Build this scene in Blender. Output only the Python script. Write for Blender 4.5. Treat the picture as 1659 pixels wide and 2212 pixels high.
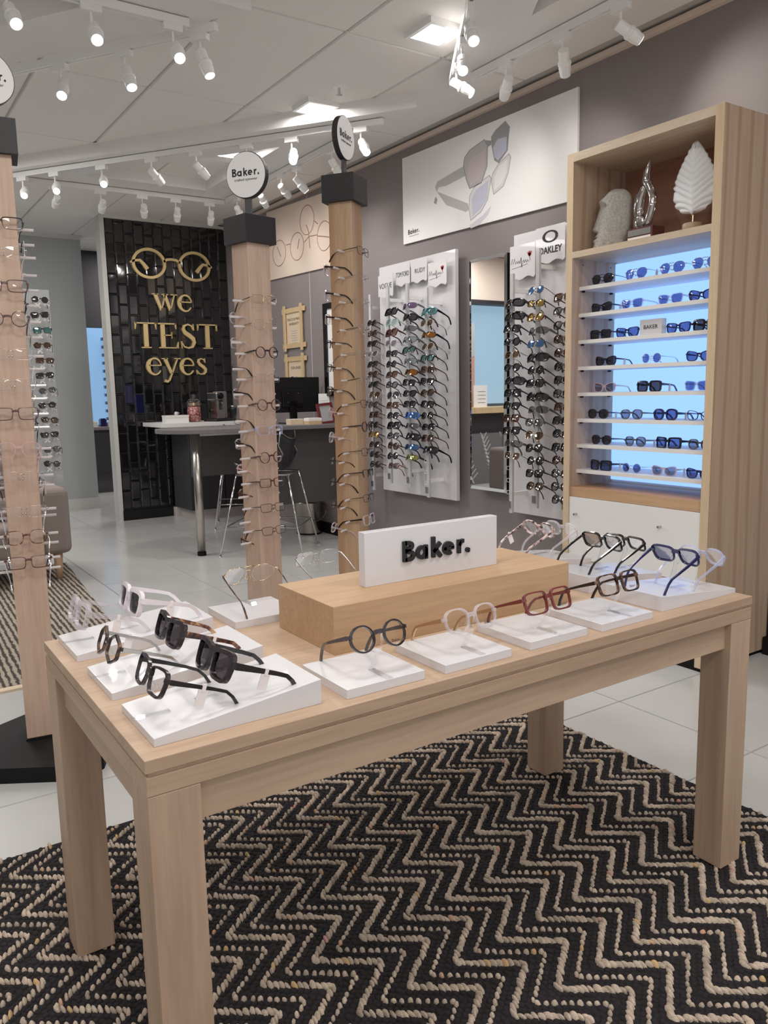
import bpy, math, random
from mathutils import Vector, Matrix
random.seed(7)
for _o in list(bpy.data.objects): bpy.data.objects.remove(_o)
S = bpy.context.scene; C = S.collection
PI = math.pi; R = math.radians
# ---------------------------------------------------------------- camera
YAW, PITCH, ROLL, CAMZ = R(33.708), R(8.543), R(-1.154), 1.2926
_f = Vector((math.sin(YAW)*math.cos(PITCH), math.cos(YAW)*math.cos(PITCH), -math.sin(PITCH)))
_r = Vector((math.cos(YAW), -math.sin(YAW), 0)); _u = _r.cross(_f)
_r2 = _r*math.cos(ROLL)+_u*math.sin(ROLL); _u2 = -_r*math.sin(ROLL)+_u*math.cos(ROLL)
cam = bpy.data.cameras.new('camera'); camo = bpy.data.objects.new('camera', cam); C.objects.link(camo)
camo.matrix_world = Matrix(((_r2.x,_u2.x,-_f.x,0),(_r2.y,_u2.y,-_f.y,0),(_r2.z,_u2.z,-_f.z,CAMZ),(0,0,0,1)))
cam.sensor_fit = 'HORIZONTAL'; cam.sensor_width = 36; cam.lens = 1723.14*36/1659; cam.clip_start = .05
S.camera = camo
# ---------------------------------------------------------------- world, exposure
W = bpy.data.worlds.new('mall'); S.world = W; W.use_nodes = True
W.node_tree.nodes['Background'].inputs[0].default_value = (1.0, .98, .965, 1)
W.node_tree.nodes['Background'].inputs[1].default_value = .88
S.view_settings.view_transform = 'Standard'; S.view_settings.look = 'None'
S.view_settings.gamma = 1; S.view_settings.use_curve_mapping = False
S.view_settings.exposure = -0.06
S.cycles.transparent_max_bounces = 32
TROFFER_W, SPOT_W = 15.0, 7.0
# ---------------------------------------------------------------- materials
def lin(r, g, b):
    f = lambda c: (c/255/12.92) if c <= 10 else (((c/255)+.055)/1.055)**2.4
    return (f(r), f(g), f(b), 1)
M = {}
def newmat(n):
    m = bpy.data.materials.new(n); m.use_nodes = True; M[n] = m
    nt = m.node_tree; return m, nt, nt.nodes['Principled BSDF']
def pr(n, col, rough=.5, metal=0, spec=.5, coat=0, bump=0, bscale=60, var=0, vscale=6):
    m, nt, b = newmat(n); c = lin(*col)
    b.inputs['Base Color'].default_value = c; b.inputs['Roughness'].default_value = rough
    b.inputs['Metallic'].default_value = metal; b.inputs['Specular IOR Level'].default_value = spec
    b.inputs['Coat Weight'].default_value = coat
    if bump or var:
        tc = nt.nodes.new('ShaderNodeTexCoord')
    if var:
        nz = nt.nodes.new('ShaderNodeTexNoise'); nz.inputs['Scale'].default_value = vscale; nz.inputs['Detail'].default_value = 5
        rp = nt.nodes.new('ShaderNodeValToRGB')
        rp.color_ramp.elements[0].position = .3; rp.color_ramp.elements[1].position = .7
        rp.color_ramp.elements[0].color = tuple(x*(1-var) for x in c[:3])+(1,)
        rp.color_ramp.elements[1].color = tuple(min(1, x*(1+var)) for x in c[:3])+(1,)
        nt.links.new(tc.outputs['Object'], nz.inputs['Vector']); nt.links.new(nz.outputs['Fac'], rp.inputs[0])
        nt.links.new(rp.outputs[0], b.inputs['Base Color'])
    if bump:
        nb = nt.nodes.new('ShaderNodeTexNoise'); nb.inputs['Scale'].default_value = bscale; nb.inputs['Detail'].default_value = 4
        bp = nt.nodes.new('ShaderNodeBump'); bp.inputs['Strength'].default_value = bump; bp.inputs['Distance'].default_value = .01
        nt.links.new(tc.outputs['Object'], nb.inputs['Vector']); nt.links.new(nb.outputs['Fac'], bp.inputs['Height'])
        nt.links.new(bp.outputs[0], b.inputs['Normal'])
    return m
def wood(n, c1, c2, axis='z', rough=.5, scale=7, rings=0, c3=None, dist=1.2, thin=.62, stretch=.22, wob=7):
    """streaky grain along one axis; rings > 0 adds cathedral bands of a darker colour"""
    m, nt, b = newmat(n); L = nt.links.new
    tc = nt.nodes.new('ShaderNodeTexCoord'); mp = nt.nodes.new('ShaderNodeMapping')
    sc = [1, 1, 1]; sc['xyz'.index(axis)] = .07
    mp.inputs['Scale'].default_value = sc; L(tc.outputs['Object'], mp.inputs['Vector'])
    nz = nt.nodes.new('ShaderNodeTexNoise'); nz.inputs['Scale'].default_value = scale; nz.inputs['Detail'].default_value = 6
    nz.inputs['Distortion'].default_value = dist; L(mp.outputs[0], nz.inputs['Vector'])
    rp = nt.nodes.new('ShaderNodeValToRGB'); e = rp.color_ramp.elements
    e[0].position = .3; e[1].position = .72; e[0].color = lin(*c2); e[1].color = lin(*c1); L(nz.outputs['Fac'], rp.inputs[0])
    fine = nt.nodes.new('ShaderNodeTexNoise'); fine.inputs['Scale'].default_value = scale*14; fine.inputs['Detail'].default_value = 3
    L(mp.outputs[0], fine.inputs['Vector'])
    mx = nt.nodes.new('ShaderNodeMixRGB'); mx.blend_type = 'MULTIPLY'; mx.inputs[0].default_value = .25
    L(rp.outputs[0], mx.inputs[1]); L(fine.outputs['Color'], mx.inputs[2])
    g = nt.nodes.new('ShaderNodeRGBToBW'); L(fine.outputs['Color'], g.inputs[0]); 
    r2 = nt.nodes.new('ShaderNodeValToRGB'); r2.color_ramp.elements[0].position = .35; r2.color_ramp.elements[1].position = .6
    r2.color_ramp.elements[0].color = (.55, .5, .45, 1); r2.color_ramp.elements[1].color = (1, 1, 1, 1)
    L(g.outputs[0], r2.inputs[0]); L(r2.outputs[0], mx.inputs[2])
    out = mx.outputs[0]
    if rings:
        wv = nt.nodes.new('ShaderNodeTexWave'); wv.wave_type = 'BANDS'; wv.bands_direction = {'z': 'X', 'x': 'Y', 'y': 'X'}[axis]
        wv.inputs['Scale'].default_value = rings; wv.inputs['Distortion'].default_value = wob; wv.inputs['Detail'].default_value = 2
        wv.inputs['Detail Scale'].default_value = .55
        mp2 = nt.nodes.new('ShaderNodeMapping'); s2 = [1, 1, 1]; s2['xyz'.index(axis)] = stretch
        mp2.inputs['Scale'].default_value = s2; mp2.inputs['Rotation'].default_value = (0, 0, R(35) if axis == 'z' else 0)
        L(tc.outputs['Object'], mp2.inputs['Vector']); L(mp2.outputs[0], wv.inputs['Vector'])
        r3 = nt.nodes.new('ShaderNodeValToRGB'); r3.color_ramp.elements[0].position = thin; r3.color_ramp.elements[1].position = .95
        r3.color_ramp.elements[0].color = (0, 0, 0, 1); r3.color_ramp.elements[1].color = (.75, .75, .75, 1)
        L(wv.outputs['Fac'], r3.inputs[0])
        m2 = nt.nodes.new('ShaderNodeMixRGB'); m2.inputs[2].default_value = lin(*c3); L(r3.outputs[0], m2.inputs[0]); L(out, m2.inputs[1]); out = m2.outputs[0]
    L(out, b.inputs['Base Color']); b.inputs['Roughness'].default_value = rough; b.inputs['Specular IOR Level'].default_value = .35
    bp = nt.nodes.new('ShaderNodeBump'); bp.inputs['Strength'].default_value = .08; bp.inputs['Distance'].default_value = .004
    L(fine.outputs['Fac'], bp.inputs['Height']); L(bp.outputs[0], b.inputs['Normal'])
    return m
def clear(n, tint, refl=.06, edge=.6, rough=.03, rcol=(1, 1, 1)):
    """thin see-through plastic or lens: tinted transmission plus a Fresnel-like sheen"""
    m = bpy.data.materials.new(n); m.use_nodes = True; M[n] = m; nt = m.node_tree; L = nt.links.new
    nt.nodes.remove(nt.nodes['Principled BSDF']); o = nt.nodes['Material Output']
    t = nt.nodes.new('ShaderNodeBsdfTransparent'); t.inputs[0].default_value = tuple(tint)+(1,)
    g = nt.nodes.new('ShaderNodeBsdfGlossy'); g.inputs['Roughness'].default_value = rough; g.inputs[0].default_value = tuple(rcol)+(1,)
    lw = nt.nodes.new('ShaderNodeLayerWeight'); lw.inputs[0].default_value = .25
    ma = nt.nodes.new('ShaderNodeMath'); ma.operation = 'MULTIPLY_ADD'; ma.inputs[1].default_value = edge; ma.inputs[2].default_value = refl
    L(lw.outputs['Fresnel'], ma.inputs[0])
    mx = nt.nodes.new('ShaderNodeMixShader'); L(ma.outputs[0], mx.inputs[0]); L(t.outputs[0], mx.inputs[1]); L(g.outputs[0], mx.inputs[2]); L(mx.outputs[0], o.inputs[0])
    return m
def crystal(n, col, trans=.55, rough=.08):
    """translucent acetate: part see-through, part pale plastic with gloss"""
    m = bpy.data.materials.new(n); m.use_nodes = True; M[n] = m; nt = m.node_tree; L = nt.links.new
    b = nt.nodes['Principled BSDF']; o = nt.nodes['Material Output']
    b.inputs['Base Color'].default_value = lin(*col); b.inputs['Roughness'].default_value = rough; b.inputs['Coat Weight'].default_value = .5
    t = nt.nodes.new('ShaderNodeBsdfTransparent'); t.inputs[0].default_value = (.97, .96, .97, 1)
    mx = nt.nodes.new('ShaderNodeMixShader'); mx.inputs[0].default_value = 1-trans
    lw = nt.nodes.new('ShaderNodeLayerWeight'); lw.inputs[0].default_value = .35
    ma = nt.nodes.new('ShaderNodeMath'); ma.operation = 'MULTIPLY_ADD'; ma.inputs[1].default_value = .55; ma.inputs[2].default_value = 1-trans
    L(lw.outputs['Facing'], ma.inputs[0]); L(ma.outputs[0], mx.inputs[0])
    L(t.outputs[0], mx.inputs[1]); L(b.outputs[0], mx.inputs[2]); L(mx.outputs[0], o.inputs[0])
    return m
def emit(n, col, st):
    m, nt, b = newmat(n); b.inputs['Base Color'].default_value = tuple(.25*x for x in col)+(1,)
    b.inputs['Emission Color'].default_value = tuple(col)+(1,); b.inputs['Emission Strength'].default_value = st
    return m
def mottled(n, cols, scale=90, rough=.25, stretch=None):
    m, nt, b = newmat(n); L = nt.links.new
    tc = nt.nodes.new('ShaderNodeTexCoord'); nz = nt.nodes.new('ShaderNodeTexNoise'); nz.inputs['Scale'].default_value = scale; nz.inputs['Detail'].default_value = 2
    L(tc.outputs['Object'], nz.inputs['Vector'])
    rp = nt.nodes.new('ShaderNodeValToRGB'); e = rp.color_ramp.elements
    while len(e) < len(cols): e.new(.5)
    for i, c in enumerate(cols): e[i].position = .34+.32*i/(len(cols)-1); e[i].color = lin(*c)
    L(nz.outputs['Fac'], rp.inputs[0]); L(rp.outputs[0], b.inputs['Base Color']); b.inputs['Roughness'].default_value = rough
    return m
wood('oak_x', (194, 169, 145), (176, 149, 126), 'x'); wood('oak_y', (194, 169, 145), (176, 149, 126), 'y'); wood('oak_z', (198, 172, 148), (170, 143, 122), 'z')
wood('block_x', (194, 163, 129), (180, 146, 112), 'x', scale=9)
wood('post', (204, 180, 160), (194, 162, 144), 'z', scale=7, rings=1.1, c3=(188, 150, 132), dist=2)
wood('post_warm', (196, 168, 138), (182, 148, 116), 'z', scale=9, rings=2.2, c3=(168, 130, 98), dist=2)
wood('pine_z', (196, 172, 150), (184, 157, 134), 'z', scale=3, rings=3.6, c3=(168, 138, 114), dist=1.0, thin=.74, stretch=.10, wob=11)
wood('pine_y', (206, 174, 140), (190, 152, 118), 'y', scale=5, rings=2.2, c3=(176, 128, 96), dist=1.5)
wood('pine_dark', (176, 134, 112), (148, 102, 84), 'y', scale=6, rings=2.4, c3=(128, 80, 66), dist=1.5)
wood('ply_edge', (220, 203, 181), (204, 183, 158), 'y', scale=16)
wood('slat', (222, 196, 156), (206, 178, 136), 'z', scale=8)
wood('walnut', (110, 66, 60), (84, 46, 44), 'y', scale=8)
pr('wall_grey', (138, 130, 130), .75, bump=.03, bscale=120); pr('wall_light', (176, 178, 178), .8, bump=.03); pr('wall_dark', (62, 60, 62), .7)
pr('tile_floor', (192, 191, 189), .2, spec=.5, var=.035, vscale=3); pr('grout', (150, 146, 142), .9); pr('ceiling_white', (240, 237, 233), .85, bump=.02, bscale=200); pr('ceil_grout', (190, 186, 182), .9)
pr('paint_white', (236, 234, 232), .45); pr('gloss_white', (213, 211, 214), .25, coat=.25); pr('white_metal', (240, 239, 238), .35); pr('skirting', (205, 203, 200), .5)
pr('tile_black', (20, 19, 22), .07, spec=.8, coat=.6); pr('tile_navy', (26, 28, 62), .07, spec=.8, coat=.6); pr('tile_gap', (58, 54, 56), .8)
pr('gold_paint', (222, 196, 142), .42, metal=.15); pr('black_metal', (15, 14, 15), .65, spec=.25); pr('black_gloss', (16, 15, 17), .2); pr('cap_dark', (44, 40, 43), .55)
pr('steel', (190, 184, 176), .25, metal=1); pr('chrome', (210, 208, 208), .1, metal=1); pr('silver', (196, 194, 192), .22, metal=1); pr('gold', (212, 190, 160), .22, metal=1); pr('gunmetal', (70, 62, 60), .3, metal=1)
pr('desk_grey', (120, 116, 118), .5); pr('desk_panel', (84, 80, 82), .55); pr('plinth_pale', (196, 188, 186), .5); pr('stool_shell', (44, 46, 48), .3)
pr('ink', (40, 38, 40), .6); pr('ink_black', (26, 25, 30), .4); pr('paper', (238, 236, 234), .7); pr('kraft', (220, 200, 172), .7); pr('tag_white', (236, 228, 228), .6); pr('red', (170, 44, 48), .5); pr('frame_red', (112, 44, 48), .4)
pr('sofa', (138, 126, 122), .9, bump=.15, bscale=260); pr('sofa_leg', (190, 158, 130), .5)
pr('stone', (178, 175, 168), .9, bump=.6, bscale=170, var=.22, vscale=90); pr('leaf_white', (232, 234, 236), .5); pr('stone_nose', (168, 150, 124), .9, bump=.5, bscale=170)
mottled('candy', [(150, 44, 52), (206, 112, 106), (236, 210, 204)], 55, .4); pr('poster_warm', (222, 204, 190), .6); pr('poster_white', (236, 234, 233), .5)
pr('print_grey', (180, 178, 178), .5); pr('print_dark', (150, 149, 149), .5); pr('print_pink', (196, 184, 184), .5); pr('print_blue', (190, 190, 206), .5); pr('print_pale', (212, 211, 212), .5); pr('print_shade', (205, 203, 212), .5)
pr('print_copper', (150, 104, 84), .5)
emit('lit_blue', (.28, .50, 1.05), 1.4); emit('lamp', (1, .96, .9), 14); emit('panel_glow', (.95, .98, 1), 1.8); emit('far_blue', (.25, .45, .72), .9)
clear('acrylic', (.98, .985, .99), .02, .4); clear('glass', (.93, .95, .95), .07, .7); clear('demo_lens', (.97, .97, .975), .02, .35)
m_, nt_, b_ = newmat('mirror'); b_.inputs['Base Color'].default_value = (.86, .87, .88, 1); b_.inputs['Metallic'].default_value = 1; b_.inputs['Roughness'].default_value = .015
clear('crystal_solid', (.90, .91, .93), .22, .75, .06)
# eyewear
pr('f_black', (22, 20, 22), .18, coat=.4); pr('f_dark', (44, 34, 38), .2, coat=.4); pr('f_brown', (84, 52, 44), .25, coat=.3); pr('f_red', (112, 46, 44), .25, coat=.3); pr('f_navy', (34, 36, 84), .22, coat=.3); pr('f_grey', (96, 94, 98), .3, coat=.2)
pr('f_white', (228, 220, 226), .25, coat=.3); pr('f_blue', (52, 110, 190), .25, coat=.3); pr('f_green', (60, 82, 70), .25, coat=.3); pr('f_maroon', (84, 30, 40), .25, coat=.3); pr('f_teal', (74, 120, 130), .25, coat=.3)
crystal('f_clear', (226, 218, 222), .76); crystal('f_ice', (196, 206, 236), .8); crystal('f_rose', (226, 186, 184), .5); crystal('f_mint', (190, 226, 214), .55)
mottled('f_tort', [(40, 24, 22), (104, 60, 44), (190, 148, 106)], 70); mottled('f_havana', [(24, 19, 20), (54, 37, 33), (128, 96, 72)], 55); mottled('f_snow', [(54, 34, 38), (200, 170, 166), (226, 210, 206)], 80)
clear('l_dark', (.09, .08, .09), .045, .4); clear('l_brown', (.20, .12, .08), .045, .4); clear('l_smoke', (.30, .28, .30), .045, .4); clear('l_green', (.10, .16, .13), .05, .4); clear('l_navy', (.14, .17, .32), .06, .4)
clear('l_orange', (.10, .04, .01), .55, .4, .05, (1, .42, .12)); clear('l_bluem', (.04, .08, .2), .55, .4, .05, (.25, .5, 1)); clear('l_gold', (.15, .1, .03), .5, .4, .05, (1, .72, .25)); clear('l_teal', (.05, .12, .12), .5, .4, .05, (.4, .8, .8)); clear('l_purple', (.16, .1, .2), .4, .4, .05, (.7, .5, .9)); clear('l_yellow', (.6, .55, .15), .2, .4, .05, (1, .95, .4)); clear('l_ice', (.55, .62, .66), .25, .4, .05, (.8, .9, 1))
# ---------------------------------------------------------------- mesh helpers
class MB:
    def __init__(s, off=(0, 0, 0)): s.v = []; s.f = []; s.o = off
    def add(s, vs, fs):
        k = len(s.v); o = s.o
        s.v += [(a[0]-o[0], a[1]-o[1], a[2]-o[2]) for a in vs]; s.f += [tuple(i+k for i in f) for f in fs]; return s
    def box(s, x0, x1, y0, y1, z0, z1):
        return s.add([(x0, y0, z0), (x1, y0, z0), (x1, y1, z0), (x0, y1, z0), (x0, y0, z1), (x1, y0, z1), (x1, y1, z1), (x0, y1, z1)],
                     [(0, 3, 2, 1), (4, 5, 6, 7), (0, 1, 5, 4), (1, 2, 6, 5), (2, 3, 7, 6), (3, 0, 4, 7)])
    def hexa(s, b, t): return s.add(list(b)+list(t), [(0, 3, 2, 1), (4, 5, 6, 7), (0, 1, 5, 4), (1, 2, 6, 5), (2, 3, 7, 6), (3, 0, 4, 7)])
    def obox(s, c, u, v, w):
        c, u, v, w = Vector(c), Vector(u), Vector(v), Vector(w)
        b = [c-u-v-w, c+u-v-w, c+u+v-w, c-u+v-w]; t = [q+2*w for q in b]; return s.hexa(b, t)
    def prism(s, poly, a, b, ax='z'):
        """poly in the two other axes (z: x,y; y: x,z; x: y,z), extruded from a to b"""
        g = {'z': lambda p, h: (p[0], p[1], h), 'y': lambda p, h: (p[0], h, p[1]), 'x': lambda p, h: (h, p[0], p[1])}[ax]; n = len(poly)
        fs = [tuple(range(n))[::-1], tuple(range(n, 2*n))]+[(i, (i+1) % n, n+(i+1) % n, n+i) for i in range(n)]
        return s.add([g(p, a) for p in poly]+[g(p, b) for p in poly], fs)
    def tube(s, pts, r, n=8, closed=False, caps=True):
        P = [Vector(p) for p in pts]; m = len(P); rr = r if isinstance(r, (list, tuple)) else [r]*m
        T = []
        for i in range(m):
            a = P[(i-1) % m] if (closed or i > 0) else P[i]; b = P[(i+1) % m] if (closed or i < m-1) else P[i]
            T.append((b-a).normalized() if (b-a).length > 1e-9 else Vector((0, 0, 1)))
        u = T[0].orthogonal().normalized(); vs = []
        for i in range(m):
            u = (u-T[i]*u.dot(T[i]));  u = u.normalized() if u.length > 1e-6 else T[i].orthogonal().normalized(); w = T[i].cross(u)
            for k in range(n):
                a = 2*PI*k/n; vs.append(P[i]+(u*math.cos(a)+w*math.sin(a))*rr[i])
        fs = []
        for i in range(m if closed else m-1):
            for k in range(n):
                j = (i+1) % m; fs.append((i*n+k, i*n+(k+1) % n, j*n+(k+1) % n, j*n+k))
        if caps and not closed: fs += [tuple(range(n))[::-1], tuple(range((m-1)*n, m*n))]
        return s.add(vs, fs)
    def lathe(s, prof, n=24, c=(0, 0, 0)):
        vs = []; m = len(prof)
        for (r, z) in prof:
            for k in range(n): a = 2*PI*k/n; vs.append((c[0]+r*math.cos(a), c[1]+r*math.sin(a), c[2]+z))
        fs = [(i*n+k, i*n+(k+1) % n, (i+1)*n+(k+1) % n, (i+1)*n+k) for i in range(m-1) for k in range(n)]
        fs += [tuple(range(n))[::-1], tuple(range((m-1)*n, m*n))]
        return s.add(vs, fs)
    def sweep(s, pts, hs, ts):
        """flat bar through pts (in a vertical plane roughly along y): half-height hs along the local normal, half-thickness ts along x"""
        P = [Vector(p) for p in pts]; vs = []; m = len(P)
        for i in range(m):
            t = (P[min(i+1, m-1)]-P[max(i-1, 0)]).normalized(); nrm = Vector((1, 0, 0)).cross(t).normalized()
            for (a, b) in ((-1, -1), (1, -1), (1, 1), (-1, 1)): vs.append(P[i]+Vector((1, 0, 0))*ts[i]*a+nrm*hs[i]*b)
        fs = [(i*4+k, i*4+(k+1) % 4, i*4+4+(k+1) % 4, i*4+4+k) for i in range(m-1) for k in range(4)]+[(3, 2, 1, 0), (m*4-4, m*4-3, m*4-2, m*4-1)]
        return s.add(vs, fs)
    def stroke(s, pts, ws, y0, y1):
        """flat lettering stroke in the x,z plane, thickness y0..y1, width per point"""
        ws = list(ws) if isinstance(ws, (list, tuple)) else [ws]*len(pts)
        keep = [i for i in range(len(pts)) if i == 0 or math.hypot(pts[i][0]-pts[i-1][0], pts[i][1]-pts[i-1][1]) > 1e-6]
        pts = [pts[i] for i in keep]; ws = [ws[i] for i in keep]; m = len(pts); L = []; Rr = []
        for i in range(m):
            a = pts[max(i-1, 0)]; b = pts[min(i+1, m-1)]; d = Vector((b[0]-a[0], b[1]-a[1])); d = d.normalized() if d.length > 0 else Vector((1, 0))
            k = 1.0
            if 0 < i < m-1:
                d1 = Vector((pts[i][0]-a[0], pts[i][1]-a[1])).normalized(); k = 1/max(.5, abs(d1.dot(d)))
            nx, nz = -d.y*ws[i]/2*k, d.x*ws[i]/2*k; L.append((pts[i][0]+nx, pts[i][1]+nz)); Rr.append((pts[i][0]-nx, pts[i][1]-nz))
        vs = []; fs = []
        for i in range(m): vs += [(L[i][0], y0, L[i][1]), (Rr[i][0], y0, Rr[i][1]), (Rr[i][0], y1, Rr[i][1]), (L[i][0], y1, L[i][1])]
        for i in range(m-1): fs += [(i*4+k, i*4+(k+1) % 4, i*4+4+(k+1) % 4, i*4+4+k) for k in range(4)]
        fs += [(3, 2, 1, 0), (m*4-4, m*4-3, m*4-2, m*4-1)]
        return s.add(vs, fs)
    def mesh(s, name, mat, smooth=False):
        me = bpy.data.meshes.new(name); me.from_pydata([tuple(v) for v in s.v], [], s.f); me.update()
        if mat: me.materials.append(M[mat])
        if smooth: me.shade_smooth() if hasattr(me, 'shade_smooth') else [setattr(p, 'use_smooth', True) for p in me.polygons]
        return me
    def build(s, name, mat, parent=None, smooth=False, bev=0, seg=2):
        o = put(name, s.mesh(name, mat, smooth), parent)
        if bev:
            b = o.modifiers.new('bevel', 'BEVEL'); b.width = bev; b.segments = seg; b.limit_method = 'ANGLE'; b.angle_limit = R(40)
        return o
def put(name, me, parent=None, loc=(0, 0, 0), rot=(0, 0, 0)):
    o = bpy.data.objects.new(name, me); C.objects.link(o); o.parent = parent; o.location = loc; o.rotation_euler = rot; return o
LABELS = {}
def tag(o, label, cat, group=None, kind=None):
    o['label'] = label; o['category'] = cat
    if group: o['group'] = group
    if kind: o['kind'] = kind
    LABELS.setdefault(label, []).append(o.name)
    return o
def thing(name, label, cat, loc=(0, 0, 0), rot=(0, 0, 0), group=None):
    o = bpy.data.objects.new(name, None); C.objects.link(o); o.location = loc; o.rotation_euler = rot; o.empty_display_size = .05
    return tag(o, label, cat, group)
def struct(o, label=None):
    o['kind'] = 'structure'
    if label: o['label'] = label
    return o
_tc = {}
def text_mesh(body, size, ext, mat, align='CENTER', sx=1.0, bold=0):
    k = (body, size, ext, mat, align, sx, bold)
    if k in _tc: return _tc[k]
    cu = bpy.data.curves.new('t', 'FONT'); cu.body = body; cu.size = size; cu.extrude = ext; cu.align_x = align; cu.align_y = 'CENTER'; cu.resolution_u = 3; cu.offset = bold
    o = bpy.data.objects.new('t', cu); C.objects.link(o); dg = bpy.context.evaluated_depsgraph_get(); dg.update()
    me = bpy.data.meshes.new_from_object(o.evaluated_get(dg)); bpy.data.objects.remove(o); me.materials.clear(); me.materials.append(M[mat])
    if sx != 1: me.transform(Matrix.Diagonal((sx, 1, 1, 1)))
    _tc[k] = me; return me
def facing(o, pos, side, ang=0):
    """orient a text-like mesh (x right, y up, z out) on a plane: side is the outward normal angle in degrees"""
    a = R(side); n = Vector((math.cos(a), math.sin(a), 0)); u = Vector((-n.y, n.x, 0)); v = Vector((0, 0, 1))
    m = Matrix(((u.x, v.x, n.x, pos[0]), (u.y, v.y, n.y, pos[1]), (u.z, v.z, n.z, pos[2]), (0, 0, 0, 1)))
    o.matrix_basis = m @ Matrix.Rotation(R(ang), 4, 'Z'); return o
ORD = ['top', 'second', 'third', 'fourth', 'fifth', 'sixth', 'seventh', 'eighth', 'ninth', 'tenth', 'eleventh', 'twelfth', 'thirteenth', 'fourteenth', 'fifteenth', 'sixteenth', 'seventeenth']
def ordt(i, n): return 'topmost' if i == 0 else ('lowest' if i == n-1 else ORD[i]+' from top')
# lettering: round monoline word "Baker." and the serif letters of the eye-test sign
def arc(cx, cy, rx, ry, a0, a1, n=14): return [(cx+rx*math.cos(R(a0+(a1-a0)*i/n)), cy+ry*math.sin(R(a0+(a1-a0)*i/n))) for i in range(n+1)]
def baker(mb, x0, z0, s, y0, y1, wt=.125):
    """draw the word with cap height .72*s starting at x0, baseline z0; returns its width"""
    w = wt*s
    def st(p, ww=None): mb.stroke([(x0+a*s, z0+b*s) for a, b in p], ww or w, y0, y1)
    h = wt/2
    st([(h, 0), (h, .72)]); st([(h, .72-h), (.24, .72-h)]+arc(.24, .545, .14, .175-h, 90, -90)+[(h, .37)]); st([(h, .37), (.26, .37)]+arc(.26, .2, .17, .2-h, 90, -90)+[(h, h)])
    st(arc(.80, .25, .25-h, .25-h, 0, 360, 22)); st([(1.05-h, .5), (1.05-h, 0)])
    st([(1.24+h, 0), (1.24+h, .74)]); st([(1.28, .2), (1.62, .5)]); st([(1.40, .3), (1.64, 0)])
    st(arc(1.98, .25, .25-h, .25-h, 0, 312, 20)); st([(1.75, .25), (2.22, .25)], w*.8)
    st([(2.40+h, 0), (2.40+h, .5)]); st(arc(2.66, .22, .2, .22, 165, 82, 8))
    st(arc(2.88, .075, .04, .04, 0, 360, 10), w*.75)
    return 2.96*s
def serif(mb, word, x0, z0, s, y0, y1):
    """roman letters, x-height .46*s, cap height .68*s"""
    x = x0
    def st(p, w): mb.stroke([(x+a*s, z0+b*s) for a, b in p], [q*s for q in w] if isinstance(w, list) else w*s, y0, y1)
    for ch in word:
        if ch == 'T':
            st([(.30, .02), (.30, .66)], .115); st([(.02, .665), (.58, .665)], .035); st([(.03, .68), (.015, .5)], [.05, .012]); st([(.57, .68), (.585, .5)], [.05, .012]); st([(.17, .015), (.43, .015)], .03); x += .62*s
        elif ch == 'E':
            st([(.15, .02), (.15, .66)], .115); st([(.03, .665), (.53, .665)], .035); st([(.51, .68), (.53, .52)], [.05, .012]); st([(.18, .355), (.40, .355)], .03); st([(.40, .44), (.40, .27)], [.015, .015]); st([(.03, .015), (.55, .015)], .03); st([(.545, 0), (.575, .18)], [.06, .012]); x += .62*s
        elif ch == 'S':
            st([(.40, .52), (.36, .62), (.25, .665), (.14, .62), (.115, .52), (.17, .43), (.28, .36), (.39, .27), (.42, .17), (.36, .05), (.24, .015), (.12, .05), (.06, .16)], [.03, .035, .04, .06, .085, .11, .12, .11, .085, .06, .04, .035, .03])
            st([(.41, .68), (.415, .5)], [.012, .03]); st([(.055, 0), (.05, .2)], [.012, .03]); x += .52*s
        elif ch == 'w':
            st([(.06, .45), (.22, 0)], [.10, .07]); st([(.22, .0), (.35, .43)], [.03, .03]); st([(.33, .45), (.48, 0)], [.10, .07]); st([(.48, 0), (.62, .45)], [.03, .03])
            for a in (.06, .34, .61): st([(a-.09, .445), (a+.09, .445)], .028)
            x += .72*s
        elif ch == 'e':
            st(arc(.22, .225, .185, .225, 8, 330, 22), [.03, .03, .035, .045, .05, .05, .045, .045, .06, .08, .10, .11, .11, .10, .085, .07, .055, .05, .045, .04, .035, .03, .025]); st([(.06, .255), (.405, .255)], .03); x += .46*s
        elif ch == 'y':
            st([(.06, .45), (.235, .03)], [.10, .07]); st([(.43, .45), (.235, -.0), (.17, -.15), (.10, -.2), (.03, -.17)], [.03, .04, .045, .06, .08])
            for a in (.06, .43): st([(a-.085, .445), (a+.085, .445)], .028)
            x += .50*s
        elif ch == 's':
            st([(.28, .35), (.25, .42), (.17, .45), (.10, .42), (.085, .35), (.13, .28), (.22, .22), (.29, .15), (.29, .07), (.24, .02), (.15, .005), (.08, .03), (.04, .11)], [.025, .03, .03, .05, .065, .085, .09, .085, .065, .05, .03, .03, .025])
            st([(.285, .46), (.288, .33)], [.01, .025]); st([(.035, 0), (.03, .13)], [.01, .025]); x += .36*s
    return x-x0
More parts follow.
